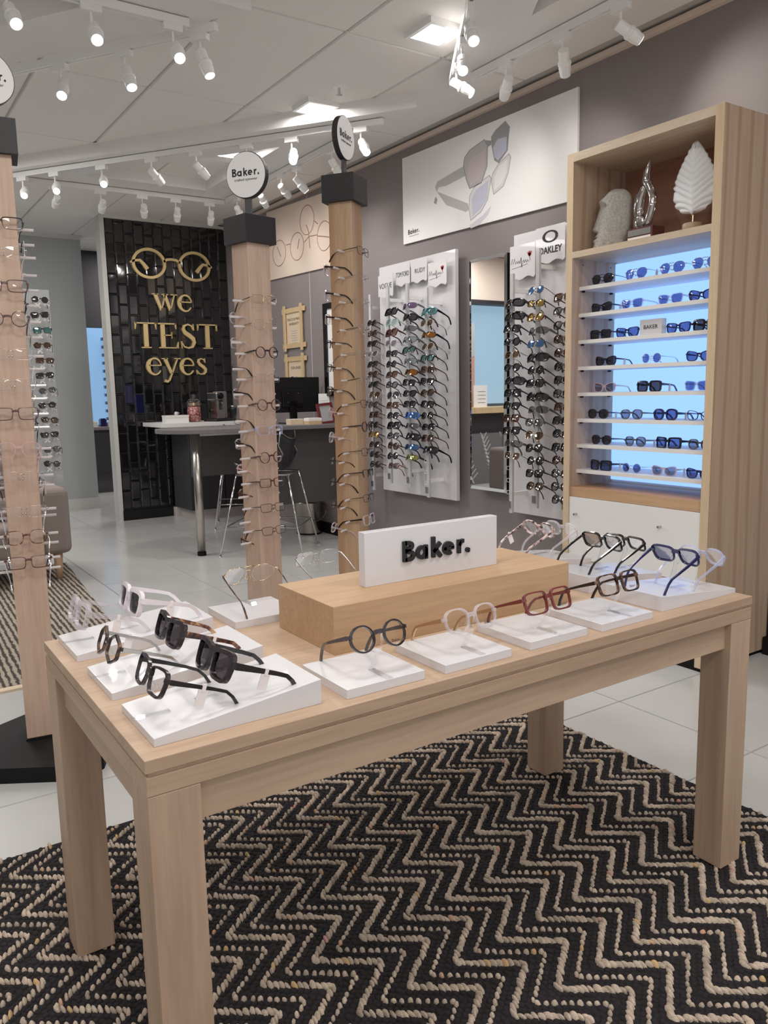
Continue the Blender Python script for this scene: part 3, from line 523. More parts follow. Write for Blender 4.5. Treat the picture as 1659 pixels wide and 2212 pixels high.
G = {  # key: (words, lens shape, build, frame, lens, temples)
 'rimless': ('rimless clear-lensed', 'rect', 'rimless', 'silver', D_, 'silver'), 'rimlessg': ('rimless gold-armed', 'panto', 'rimless', 'gold', D_, 'gold'), 'rimlessr': ('rimless rose-armed', 'rect', 'rimless', 'silver', D_, 'f_rose'),
 'rimlessk': ('rimless dark-armed', 'rect', 'rimless', 'silver', D_, 'f_brown'),
 'brown': ('slim brown', 'rect', 'slim', 'f_brown', D_, 'f_brown'), 'roundbrown': ('round brown', 'round', 'slim', 'f_brown', D_, 'f_brown'), 'roundblack': ('round dark', 'round', 'slim', 'f_dark', D_, 'f_dark'), 'halfdark': ('dark half-rimmed', 'rect', 'half', 'f_dark', D_, 'f_dark'),
 'tort': ('tortoiseshell', 'panto', 'slim', 'f_tort', D_, 'f_tort'), 'clear': ('clear crystal', 'panto', 'acetate', 'f_clear', D_, 'f_clear'), 'clearsq': ('square crystal', 'square', 'acetate', 'f_clear', D_, 'f_clear'), 'clearmet': ('crystal metal-armed', 'square', 'acetate', 'f_clear', D_, 'gunmetal'), 'clearice': ('pale blue crystal', 'rect', 'acetate', 'f_ice', D_, 'f_ice'),
 'metal': ('thin gold metal', 'rect', 'metal', 'gold', D_, 'f_dark'), 'metald': ('thin dark metal', 'rect', 'metal', 'gunmetal', D_, 'gunmetal'), 'metalr': ('round silver metal', 'round', 'metal', 'silver', D_, 'f_dark'), 'rose': ('rose crystal', 'panto', 'slim', 'f_rose', D_, 'f_rose'),
 'bsq': ('black square', 'square', 'acetate', 'f_black', 'l_dark', 'f_black'), 'bway': ('black classic', 'way', 'acetate', 'f_black', 'l_dark', 'f_black'), 'bwrap': ('black wraparound', 'wrap', 'thick', 'f_black', 'l_dark', 'f_black'), 'bthick': ('chunky black', 'square', 'thick', 'f_black', 'l_dark', 'f_black'), 'bround': ('round black', 'round', 'acetate', 'f_black', 'l_dark', 'f_black'), 'bcat': ('black upswept', 'cat', 'acetate', 'f_black', 'l_dark', 'f_black'), 'bpanto': ('black panto', 'panto', 'acetate', 'f_dark', 'l_dark', 'f_dark'),
 'avi': ('metal aviator', 'avi', 'metal', 'gunmetal', 'l_dark', 'gunmetal'), 'avig': ('gold aviator', 'avi', 'metal', 'gold', 'l_brown', 'gold'), 'avin': ('blue-lensed aviator', 'avi', 'metal', 'silver', 'l_navy', 'silver'), 'rmet': ('round metal', 'round', 'metal', 'silver', 'l_navy', 'silver'), 'rbrown': ('round brown-lensed', 'panto', 'metal', 'gold', 'l_brown', 'f_havana'),
 'brownsq': ('brown square', 'square', 'acetate', 'f_brown', 'l_brown', 'f_brown'), 'maroon': ('maroon chunky', 'square', 'thick', 'f_maroon', 'l_brown', 'f_maroon'), 'havana': ('havana brown', 'panto', 'acetate', 'f_havana', 'l_brown', 'f_havana'), 'grad': ('dark gradient', 'panto', 'acetate', 'f_dark', 'l_smoke', 'f_dark'), 'smoke': ('smoke-lensed clear', 'way', 'acetate', 'f_clear', 'l_smoke', 'f_clear'),
 'orange': ('orange mirror', 'wrap', 'half', 'f_black', 'l_orange', 'f_black'), 'bluem': ('bright blue mirror', 'wrap', 'acetate', 'f_blue', 'l_bluem', 'f_dark'), 'bluew': ('blue wraparound', 'wrap', 'half', 'f_navy', 'l_bluem', 'f_navy'), 'teal': ('teal mirror', 'square', 'acetate', 'f_black', 'l_teal', 'f_black'), 'goldm': ('gold mirror', 'rect', 'half', 'f_black', 'l_gold', 'f_black'), 'goldr': ('amber tortoiseshell', 'panto', 'acetate', 'f_tort', 'l_gold', 'f_black'), 'purple': ('purple shield', 'wrap', 'half', 'f_grey', 'l_purple', 'f_grey'), 'yellow': ('yellow lensed', 'wrap', 'half', 'f_green', 'l_yellow', 'f_black'), 'greenm': ('green shield', 'wrap', 'thick', 'f_teal', 'l_teal', 'f_black'), 'icem': ('pale mirror', 'wrap', 'half', 'f_grey', 'l_ice', 'f_grey'), 'mint': ('mint crystal', 'square', 'acetate', 'f_mint', 'l_ice', 'f_mint'), 'redt': ('red topped', 'way', 'half', 'f_red', 'l_smoke', 'f_red'), 'greysq': ('grey wraparound', 'wrap', 'half', 'f_grey', 'l_smoke', 'f_grey'), 'bluer': ('round blue-lensed', 'round', 'metal', 'gunmetal', 'l_bluem', 'gunmetal'), 'blues': ('square blue-lensed', 'square', 'metal', 'gunmetal', 'l_bluem', 'gunmetal'), 'navysun': ('navy', 'way', 'acetate', 'f_navy', 'l_navy', 'f_navy'), 'icesun': ('ice blue framed', 'way', 'acetate', 'f_ice', 'l_navy', 'f_ice'), 'navycat': ('navy upswept', 'cat', 'acetate', 'f_navy', 'l_navy', 'f_navy'), 'greysun': ('grey lensed', 'panto', 'acetate', 'f_grey', 'l_smoke', 'f_grey'), 'rosesun': ('rose framed', 'cat', 'acetate', 'f_rose', 'l_smoke', 'gold'), 'navyround': ('round navy', 'panto', 'thick', 'f_navy', 'l_navy', 'f_navy'), 'flat': ('flat-topped black', 'shield', 'thick', 'f_black', 'l_navy', 'f_black'), 'navyopt': ('open navy framed', 'cat', 'slim', 'f_navy', D_, 'f_navy'),
 # table pieces
 'T_black': ('', 'way', 'acetate', 'f_dark', D_, 'f_black'), 'T_blacksun': ('', 'way', 'thick', 'f_dark', 'l_dark', 'f_black'), 'T_hex': ('', 'hex', 'acetate', 'f_havana', D_, 'silver'), 'T_tort': ('', 'way', 'thick', 'f_dark', 'l_dark', 'f_tort'), 'T_clear': ('', 'square', 'thick', 'f_clear', D_, 'f_clear'), 'T_white': ('', 'square', 'thick', 'f_white', 'l_dark', 'f_white'),
 'T_round': ('', 'round', 'acetate', 'f_dark', D_, 'f_dark'), 'T_crystal': ('', 'panto', 'acetate', 'f_clear', D_, 'gold'), 'T_red': ('', 'square', 'acetate', 'f_red', D_, 'f_red'), 'T_two': ('', 'square', 'acetate', 'f_havana', D_, 'f_black'),
 'T_blue': ('', 'way', 'acetate', 'f_navy', 'l_navy', 'f_navy'), 'T_ice': ('', 'panto', 'acetate', 'f_ice', D_, 'f_ice'), 'T_grad': ('', 'square', 'acetate', 'f_black', 'l_smoke', 'f_black'), 'T_opt': ('', 'rect', 'acetate', 'f_black', D_, 'f_black'), 'T_snow': ('', 'panto', 'acetate', 'f_snow', D_, 'f_snow'), 'T_pale': ('', 'panto', 'acetate', 'f_clear', D_, 'f_clear'), 'T_metal': ('', 'avi', 'metal', 'gold', D_, 'f_havana'), 'T_rimless': ('', 'square', 'rimless', 'silver', D_, 'silver'),
}
# clear acrylic nose stand: foot strip, curved riser, nose arch (origin at its foot, arch top at height h)
def nose_stand(label, loc, rotz, h, slope=0):
    t = thing('acrylic_stand', label, 'glasses stand', loc, (0, 0, rotz), 'clear acrylic nose stands')
    MB().box(-.007, .007, -.045, .02, .0004, .0022).build('foot', 'acrylic', t)
    pts = []
    for i in range(9):
        u = i/8; pts.append((0, .018-.03*math.sin(u*PI*.5), .001+(h-.012)*u))
    B = MB(); vs = []
    for (x, y, z) in pts: vs += [(-.007, y, z), (.007, y, z), (.007, y+.0022, z), (-.007, y+.0022, z)]
    B.add(vs, [(i*4+q, i*4+(q+1) % 4, i*4+4+(q+1) % 4, i*4+4+q) for i in range(8) for q in range(4)]+[(3, 2, 1, 0), (32, 33, 34, 35)]).build('riser', 'acrylic', t)
    MB().tube([(.011*math.cos(a), -.012+.012*(1-math.sin(a)), h-.024+.026*math.sin(a)) for a in [PI*k/12 for k in range(13)]], .0024, 7).build('nose_arch', 'acrylic', t, True)
    return t
# ================================================================ rugs
def knot_rug():
    """braided rug: zig-zag cords of beige knots over rows of black knots"""
    X0, X1, Y0, Y1, zb = -.45, 2.185, .30, 2.345, .006
    t = thing('zigzag_rug', 'black and beige zigzag braided rug under the display table', 'rug', (0, 0, 0))
    MB().box(X0, X1, Y0, Y1, 0, zb).build('backing', 'rug_back', t)
    AMP, HALF, PER = .13, .0955, .13
    seg = 6
    base = [(1, 0, 0)]
    rings = []
    for (rr, zz) in ((1.0, 0.0), (.86, .55), (.45, .92)):
        for k in range(seg): a = 2*PI*k/seg; rings.append((rr*math.cos(a), rr*math.sin(a), zz))
    rings.append((0, 0, 1.05)); fs0 = []
    for i in range(2):
        for k in range(seg): fs0.append((i*seg+k, i*seg+(k+1) % seg, (i+1)*seg+(k+1) % seg, (i+1)*seg+k))
    for k in range(seg): fs0.append((2*seg+k, 2*seg+(k+1) % seg, 3*seg))
    bins = {n: ([], []) for n in ('beige_knots', 'dark_knots', 'coloured_knots')}
    rnd = random.Random(3)
    def knot(which, x, y, ang, a, b, h):
        vs, fs = bins[which]; k = len(vs); ca, sa = math.cos(ang), math.sin(ang); tx, ty = rnd.uniform(-.25, .25)*a, rnd.uniform(-.25, .25)*a
        for (p, q, r_) in rings:
            u, v = p*a, q*b; vs.append((x+u*ca-v*sa+tx*r_, y+u*sa+v*ca+ty*r_, zb-.001+r_*h))
        fs.extend([tuple(i+k for i in f) for f in fs0])
    y_phase = 1.573
    n0 = int((X0-.3)/PER)-1; n1 = int((X1+.3)/PER)+1
    ns = int((Y1-Y0)/HALF)+3
    ystart = y_phase-HALF*math.ceil((y_phase-Y0)/HALF)
    for li in range(n0, n1+1):
        for row, (off, which, step, a, b, h) in enumerate([(0, 'beige_knots', .0132, .0134, .0054, .0112), (.022, 'dark_knots', .0150, .0088, .0080, .006), (.043, 'dark_knots', .0150, .0088, .0080, .0055), (.0615, 'beige_knots', .0178, .0074, .0058, .0105), (.082, 'dark_knots', .0150, .0088, .0080, .0055), (.106, 'dark_knots', .0150, .0088, .0085, .006)]):
            for si in range(ns):
                ya = ystart+si*HALF; yb = ya+HALF; ka = round((ya-y_phase)/HALF)
                xa = .115+li*PER+off+(AMP if ka % 2 == 0 else 0); xb = .115+li*PER+off+(AMP if ka % 2 else 0)
                L = math.hypot(xb-xa, yb-ya); ang = math.atan2(yb-ya, xb-xa); m = max(1, int(round(L/step)))
                for q in range(m):
                    u = (q+.5)/m; x = xa+(xb-xa)*u+rnd.uniform(-.0016, .0016); y = ya+(yb-ya)*u+rnd.uniform(-.0016, .0016)
                    if not (X0+.004 < x < X1-.004 and Y0+.004 < y < Y1-.004): continue
                    if which == 'dark_knots' and (x < -.15 and y > 1.8 or y < .45 and x > 1.7): continue
                    wh = which
                    if which == 'beige_knots' and rnd.random() < .03: wh = 'coloured_knots'
                    tw = (1.25 if row == 0 else .8)*(1 if (si % 2) else -1)
                    s_ = rnd.uniform(.85, 1.12)
                    knot(wh, x, y, ang+tw*.6+rnd.uniform(-.2, .2), a*s_, b*s_, h*rnd.uniform(.8, 1.15))
    for n, mt in (('beige_knots', 'rug_beige'), ('dark_knots', 'rug_dark'), ('coloured_knots', 'rug_colour')):
        me = bpy.data.meshes.new(n); me.from_pydata(bins[n][0], [], bins[n][1]); me.update(); me.materials.append(M[mt])
        for p in me.polygons: p.use_smooth = True
        o = put(n, me, t); o['kind'] = 'stuff'
pr('rug_back', (30, 26, 28), .95); pr('rug_beige', (198, 180, 162), .9, var=.3, vscale=30, bump=.5, bscale=400); pr('rug_dark', (36, 30, 33), .92, var=.35, vscale=14, bump=.5, bscale=400); mottled('rug_colour', [(206, 150, 130), (196, 168, 118), (196, 150, 150)], 8, .9)
knot_rug()
m_, nt_, b_ = newmat('rug_stripe')
_L = nt_.links.new; _tc2 = nt_.nodes.new('ShaderNodeTexCoord'); _mp = nt_.nodes.new('ShaderNodeMapping'); _mp.inputs['Scale'].default_value = (1, .35, 1); _mp.inputs['Rotation'].default_value = (0, 0, R(5))
_wv = nt_.nodes.new('ShaderNodeTexWave'); _wv.bands_direction = 'X'; _wv.inputs['Scale'].default_value = 10.5; _wv.inputs['Distortion'].default_value = 2.2; _wv.inputs['Detail'].default_value = 3; _wv.inputs['Detail Scale'].default_value = 5
_nz = nt_.nodes.new('ShaderNodeTexNoise'); _nz.inputs['Scale'].default_value = 60; _ad = nt_.nodes.new('ShaderNodeMixRGB'); _ad.inputs[0].default_value = .56
_rp = nt_.nodes.new('ShaderNodeValToRGB'); _e = _rp.color_ramp.elements; _e[0].position = .4; _e[1].position = .56; _e[0].color = lin(70, 60, 55); _e[1].color = lin(172, 162, 146)
_L(_tc2.outputs['Object'], _mp.inputs[0]); _L(_mp.outputs[0], _wv.inputs[0]); _L(_tc2.outputs['Object'], _nz.inputs[0]); _L(_wv.outputs['Color'], _ad.inputs[1]); _L(_nz.outputs['Fac'], _ad.inputs[2]); _L(_ad.outputs[0], _rp.inputs[0]); _L(_rp.outputs[0], b_.inputs['Base Color'])
_bp = nt_.nodes.new('ShaderNodeBump'); _bp.inputs['Strength'].default_value = .8; _bp.inputs['Distance'].default_value = .01; _L(_ad.outputs[0], _bp.inputs['Height']); _L(_bp.outputs[0], b_.inputs['Normal']); b_.inputs['Roughness'].default_value = .95
t = thing('striped_rug', 'striped dark and beige woven rug under the grey sofa', 'rug', (.3, 5, 0))
MB((.3, 5, 0)).prism([(-1.2, 3.80), (1.09, 3.83), (1.335, 6.55), (-1.0, 6.55)], 0, .012).build('pile', 'rug_stripe', t)
MB((.3, 5, 0)).prism([(-1.2, 3.755), (1.09, 3.785), (1.09, 3.83), (-1.2, 3.80)], 0, .010).build('fringe', 'kraft', t)
# ================================================================ display table
TX0, TX1, TY0, TY1, TZ, LG = .322, 1.910, 1.146, 1.881, .75, .085
t = thing('display_table', 'light wooden display table standing on the zigzag rug', 'table', (1.116, 1.513, .012)); o_ = (1.116, 1.513, .012)
MB(o_).box(TX0, TX1, TY0, TY1, TZ-.022, TZ).build('tabletop', 'oak_x', t, bev=.0012)
MB(o_).box(TX0+.006, TX1-.006, TY0+.006, TY1-.006, TZ-.029, TZ-.022).build('shadow_gap', 'oak_y', t)
for (x0, x1, y0, y1) in ((TX0+.001, TX1-.001, TY0+.001, TY0+LG), (TX0+.001, TX1-.001, TY1-LG, TY1-.001)):
    MB(o_).box(x0, x1, y0, y1, TZ-.060, TZ-.029).build('frame_rail', 'oak_x', t, bev=.0012)
for (x0, x1) in ((TX0+.001, TX0+LG), (TX1-LG, TX1-.001)):
    MB(o_).box(x0, x1, TY0+LG, TY1-LG, TZ-.060, TZ-.029).build('frame_rail', 'oak_y', t, bev=.0012)
MB(o_).box(TX0+LG, TX1-LG, TY0+.018, TY0+.04, TZ-.13, TZ-.060).build('apron', 'oak_x', t, bev=.001); MB(o_).box(TX0+LG, TX1-LG, TY1-.04, TY1-.018, TZ-.13, TZ-.060).build('apron', 'oak_x', t)
MB(o_).box(TX0+.018, TX0+.04, TY0+LG, TY1-LG, TZ-.13, TZ-.060).build('apron', 'oak_y', t); MB(o_).box(TX1-.04, TX1-.018, TY0+LG, TY1-LG, TZ-.13, TZ-.060).build('apron', 'oak_y', t)
for (x, y) in ((TX0+.001, TY0+.001), (TX1-LG-.001, TY0+.001), (TX0+.001, TY1-LG-.001), (TX1-LG-.001, TY1-LG-.001)):
    MB(o_).box(x, x+LG, y, y+LG, .012, TZ-.0605).build('leg', 'oak_z', t, bev=.0015)
# wooden riser and sign
bo = (1.148, 1.524, .75)
t = tag(MB().box(.80-bo[0], 1.495-bo[0], 1.396-bo[1], 1.652-bo[1], 0, .104).build('wooden_riser', 'block_x', None, bev=.0012), 'solid golden wooden riser block in the middle of the table', 'riser'); t.location = bo
t = thing('brand_sign', 'white block sign with black lettering on the wooden riser', 'sign', (1.14, 1.507, .854))
MB().box(-.198, .198, -.013, .013, 0, .126).build('board', 'gloss_white', t, bev=.001)
lb = MB(); wd = baker(lb, -.095, .046, .0675, -.0205, -.013, .14); lb.build('lettering', 'ink_black', t)
# white plinths
def slab(label, x0, x1, y0, y1, h=.018):
    o = tag(MB(((x0+x1)/2, (y0+y1)/2, TZ)).box(x0, x1, y0, y1, TZ, TZ+h).build('white_plinth', 'gloss_white', None, bev=.0008), label, 'plinth', 'flat white plinths'); o.location = ((x0+x1)/2, (y0+y1)/2, TZ)
slab('flat white plinth under the round dark eyeglasses', .695, .868, 1.172, 1.342); slab('flat white plinth under the clear crystal eyeglasses', .915, 1.087, 1.168, 1.338); slab('flat white plinth under the dark red eyeglasses', 1.145, 1.318, 1.173, 1.343); slab('flat white plinth under the black and brown eyeglasses', 1.363, 1.538, 1.17, 1.34)
slab('flat white plinth under the thin gold aviator eyeglasses', .709, .882, 1.698, 1.868); slab('flat white plinth behind the riser under rimless eyeglasses', .925, 1.098, 1.698, 1.868)
def wedge(label, x0, x1, y0, y1, h0, h1):
    c = ((x0+x1)/2, (y0+y1)/2, TZ)
    o = tag(MB(c).hexa([(x0, y0, TZ), (x1, y0, TZ), (x1, y1, TZ), (x0, y1, TZ)], [(x0, y0, TZ+h0), (x1, y0, TZ+h1), (x1, y1, TZ+h1), (x0, y1, TZ+h0)]).build('sloped_plinth', 'gloss_white', None, bev=.0008), label, 'plinth', 'sloped white plinths'); o.location = c
wedge('front left sloped white plinth under two black frames', .350, .650, 1.185, 1.362, .014, .045); wedge('middle left sloped white plinth under tortoiseshell sunglasses', .350, .650, 1.422, 1.60, .014, .045); wedge('rear left sloped white plinth under white sunglasses', .350, .650, 1.685, 1.86, .014, .045)
wedge('front right sloped white plinth under navy sunglasses', 1.602, 1.905, 1.192, 1.368, .038, .013); wedge('middle right sloped white plinth behind the navy sunglasses', 1.602, 1.905, 1.422, 1.60, .045, .014); wedge('rear right sloped white plinth under pale mottled frames', 1.602, 1.905, 1.685, 1.86, .045, .014)
# eyewear on the table: (label, spec, x, y, z of the bridge, facing angle, pitch, price tag, stand foot height)
PX, MX, MY, PY = 90, -90, 0, 180
def on_table(label, spec, x, y, z, rz, pitch, foot, size=1.0, ptag=0, logo=False, what=''):
    glasses(label, (x, y, z), (R(pitch), 0, R(rz)), spec, 'eyewear shown on the table', size, ptag, logo)
    a = R(rz); bx, by = x-math.sin(a)*.010, y+math.cos(a)*.010
    h = z-foot+.004
    nose_stand('clear acrylic stand holding '+what, (bx, by, foot), a, h)
on_table('round dark eyeglasses at the near end of front row', 'T_round', .788, 1.207, .842, MY, -20, .768, 1.06, 0, True, 'the round dark eyeglasses')
on_table('clear crystal eyeglasses with gold arms in the front row', 'T_crystal', 1.014, 1.207, .836, MY, -20, .768, 1.06, 0, True, 'the clear crystal eyeglasses')
on_table('dark red square eyeglasses in front of the riser', 'T_red', 1.232, 1.207, .837, MY, -20, .768, 1.06, 0, True, 'the dark red eyeglasses')
on_table('black and brown square eyeglasses right of the red pair', 'T_two', 1.462, 1.207, .842, MY, -20, .768, 1.06, 0, True, 'the black and brown eyeglasses')
on_table('black optical eyeglasses nearest the table front left corner', 'T_black', .374, 1.268, .838, MX, -21, .770, 1.06, 1, False, 'the nearest black eyeglasses')
on_table('chunky black sunglasses on the front left sloped plinth', 'T_blacksun', .484, 1.268, .842, MX, -21, .778, 1.06, 1, False, 'the chunky black sunglasses')
on_table('six-sided tortoiseshell eyeglasses with silver arms', 'T_hex', .370, 1.51, .830, MX, -20, .770, 1.0, -1, False, 'the six-sided eyeglasses')
on_table('dark sunglasses with tortoiseshell arms on middle left plinth', 'T_tort', .488, 1.51, .836, MX, -20, .778, 1.06, 1, False, 'the tortoiseshell-armed sunglasses')
on_table('thick clear eyeglasses at the rear left table corner', 'T_clear', .376, 1.772, .834, MX, -16, .770, 1.06, 1, False, 'the thick clear eyeglasses')
on_table('chunky white sunglasses with dark lenses, rear left plinth', 'T_white', .489, 1.772, .844, MX, -14, .778, 1.10, 1, False, 'the chunky white sunglasses')
on_table('navy sunglasses facing away on the front right plinth', 'T_blue', 1.748, 1.262, .862, PX, -24, .776, 1.06, 0, False, 'the navy sunglasses')
on_table('pale blue crystal eyeglasses at the right table end', 'T_ice', 1.862, 1.262, .847, PX, -24, .768, 1.04, 0, False, 'the pale blue crystal eyeglasses')
on_table('black sunglasses with smoky lenses on middle right plinth', 'T_grad', 1.754, 1.51, .862, PX, -24, .782, 1.06, 0, False, 'the smoky black sunglasses')
on_table('black rectangular eyeglasses on the middle right plinth', 'T_opt', 1.854, 1.51, .848, PX, -24, .772, 1.06, 0, False, 'the black rectangular eyeglasses')
on_table('mottled rose and brown eyeglasses, rear right plinth', 'T_snow', 1.765, 1.772, .862, PX, -24, .782, 1.06, 1, False, 'the mottled eyeglasses')
on_table('pale clear eyeglasses beside the mottled pair, rear right', 'T_pale', 1.866, 1.772, .850, PX, -24, .772, 1.06, 0, False, 'the pale clear eyeglasses')
on_table('thin gold aviator eyeglasses left of the wooden riser', 'T_metal', .806, 1.832, .846, PY, -26, .768, 1.05, 0, False, 'the gold aviator eyeglasses')
on_table('rimless eyeglasses seen above the riser top', 'T_rimless', 1.003, 1.832, .862, PY, -24, .768, 1.05, 0, False, 'the rimless eyeglasses')
# ================================================================ display posts
def peg(B, c, d, l): B.tube([c, Vector(c)+Vector(d)*l], .0048, 8)
def post(label, where, x, y, face, top, mat, A, Bs, disc, base, capz, side_sets, gsz=1.0, fd=.086, extra=None):
    """square post; face = outward normal angle of the side that carries set A; A/Bs = lists of (z, spec)"""
    s = .056; t = thing('display_post', label, 'display post', (x, y, 0), group='wooden eyewear display posts')
    a = R(face); n = Vector((math.cos(a), math.sin(a), 0)); u = Vector((-n.y, n.x, 0))
    MB().obox((0, 0, (top+base)/2), u*s, n*s, (0, 0, (top-base)/2)).build('post', mat, t, bev=.003)
    c = .077; MB().obox((0, 0, (capz[0]+capz[1])/2), u*c, n*c, (0, 0, (capz[1]-capz[0])/2)).build('cap', 'cap_dark', t, bev=.001)
    MB().obox((0, 0, base/2+.012), u*(s+.004), n*(s+.004), (0, 0, base/2-.012)).build('socket', 'black_metal', t)
    if extra: MB((x, y, 0)).prism(extra, 0, .055).build('base', 'black_metal', t)
    else: MB().obox((0, 0, .02), u*.165, n*.165, (0, 0, .02)).build('base', 'black_metal', t, bev=.002)
    # round sign on a short stem
    dn, z0, z1, r = disc
    b = R(dn); d = Vector((math.cos(b), math.sin(b), 0)); w = Vector((-d.y, d.x, 0)); zc = (z0+z1)/2
    MB().obox((0, 0, (capz[1]+z0+.01)/2), w*.014, d*.006, (0, 0, (z0+.01-capz[1])/2)).build('stem', 'gunmetal' if False else 'desk_panel', t)
    rim = MB(); N = 40; vs = []
    for q in (-.012, .012):
        for k in range(N): an = 2*PI*k/N; vs.append(w*(r*math.cos(an))+Vector((0, 0, zc+r*math.sin(an)))+d*q)
    so = rim.add(vs, [tuple(range(N)), tuple(range(N, 2*N))[::-1]]+[(k, (k+1) % N, N+(k+1) % N, N+k) for k in range(N)]).build('round_sign', 'cap_dark', t)
    fc = MB(); vs = []
    for q in (.0122, .0135):
        for k in range(N): an = 2*PI*k/N; vs.append(w*(r*.97*math.cos(an))+Vector((0, 0, zc+r*.97*math.sin(an)))+d*q)
    fc.add(vs, [tuple(range(N))[::-1], tuple(range(N, 2*N))]+[(k, (k+1) % N, N+(k+1) % N, N+k) for k in range(N)]).build('sign_face', 'poster_white', so)
    lt = MB(); sc = r*.46; wd = baker(lt, 0, 0, sc, -.0008, 0, .13); o = lt.build('lettering', 'ink', so)
    o.matrix_basis = Matrix(((w.x, -d.x, 0, d.x*.0137-w.x*wd/2), (w.y, -d.y, 0, d.y*.0137-w.y*wd/2), (0, 0, 1, zc-.004), (0, 0, 0, 1)))
    o = put('small_lettering', text_mesh('crafted eyewear', r*.155, .0003, 'ink', 'CENTER', 1.15), so); facing(o, (d.x*.0139, d.y*.0139, zc-r*.2), dn)
    # side pegs
    pm = MB().tube([(0, 0, 0), (.052, 0, 0)], .0048, 8).mesh('peg', 'acrylic_white')
    for lev in (A, Bs):
        for (z, sp) in lev:
            for sd in (-1, 1):
                off = .012 if lev is A else -.012
                put('peg', pm, t, u*(sd*s)+n*off+Vector((0, 0, z-.004)), (0, 0, a+(PI/2 if sd > 0 else -PI/2)))
    for lev, sgn, nm in ((A, 1, side_sets[0]), (Bs, -1, side_sets[1])):
        for i, (z, sp) in enumerate(lev):
            if sp is None: continue
            rz = a+PI/2 if sgn > 0 else a-PI/2
            p = Vector((x, y, 0))+n*(fd*sgn)+Vector((0, 0, z))
            pt = 0
            if (i*7+int(sgn > 0)*3) % 4 == 0: pt = 1 if i % 2 else -1
            words = G[sp][0]
            glasses(f"{words} {'eyeglasses'}, {ordt(i, len(lev))}, {nm} of {where}", p, (R(-4-random.uniform(0, 5)), 0, rz+R(random.uniform(-2, 2))), sp, 'eyewear on '+where, gsz*random.uniform(.97, 1.03), pt)
    return t
crystal('acrylic_white', (236, 230, 230), .35)
A1 = list(zip([1.874, 1.781, 1.671, 1.563, 1.446, 1.344, 1.244, 1.121, 1.025, .903, .813, .723], ['halfdark', 'rimlessr', 'brown', 'roundbrown', 'rimless', 'rimless', 'brown', 'rose', 'rimlessk', 'rimlessr', 'tort', 'brown']))
B1 = list(zip([1.828, 1.725, 1.621, 1.512, 1.402, 1.298, 1.196, 1.087, .986, .876, .774, .68], ['metald', 'clear', 'metald', 'rimless', 'clear', 'rimlessg', 'metald', 'rose', 'metald', 'clear', 'rimless', 'clear']))
post('left wooden display post with dark cap and round sign', 'the left post', .50, 3.085, 261.6, 2.11, 'post', A1, B1, (262+14, 2.266, 2.44, .0875), .062, (2.1, 2.213), ('front', 'back'), 1.13, .088,
     [(.20, 2.926), (.55, 2.712), (.636, 2.762), (.74, 3.0), (.70, 3.25), (.55, 3.352), (.30, 3.22)])
A2 = list(zip([1.681, 1.578, 1.466, 1.36, 1.249, 1.143, 1.028, .92, .813, .713], ['metal', 'rimlessg', 'roundblack', 'rimless', 'roundbrown', 'clearice', 'roundbrown', 'brown', 'metald', 'metald']))
B2 = list(zip([1.618, 1.513, 1.404, 1.298, 1.185, 1.082, .971, .862, .75, .659], ['clear', 'clearsq', 'metald', 'clearmet', 'metald', 'clearmet', 'rose', 'tort', None, 'tort']))
post('middle wooden display post in front of the office desk', 'the middle post', 1.472, 3.17, 281.5, 1.915, 'post', A2, B2, (216, 2.095, 2.276, .092), .062, (1.908, 2.016), ('right side', 'left side'))
A3 = list(zip([1.913, 1.798, 1.693, 1.572, 1.464, 1.351, 1.242, 1.138, 1.023, .924, .809, .706], ['metald', 'rimless', 'rimless', 'metalr', 'rimless', 'metalr', 'metald', 'roundblack', 'metald', 'halfdark', 'metald', 'clearmet']))
B3 = list(zip([1.842, 1.729, 1.624, 1.513, 1.406, 1.304, 1.204, 1.09, .98, .881, .771, .665], ['clearmet', 'clearmet', 'clearmet', 'halfdark', 'halfdark', 'halfdark', 'rose', 'clear', 'metald', 'metald', 'metald', 'clear']))
post('right wooden display post beside the white sunglasses board', 'the right post', 1.942, 3.175, 304.3, 2.13, 'post_warm', A3, B3, (304.3, 2.31, 2.492, .092), .062, (2.122, 2.237), ('right side', 'left side'))
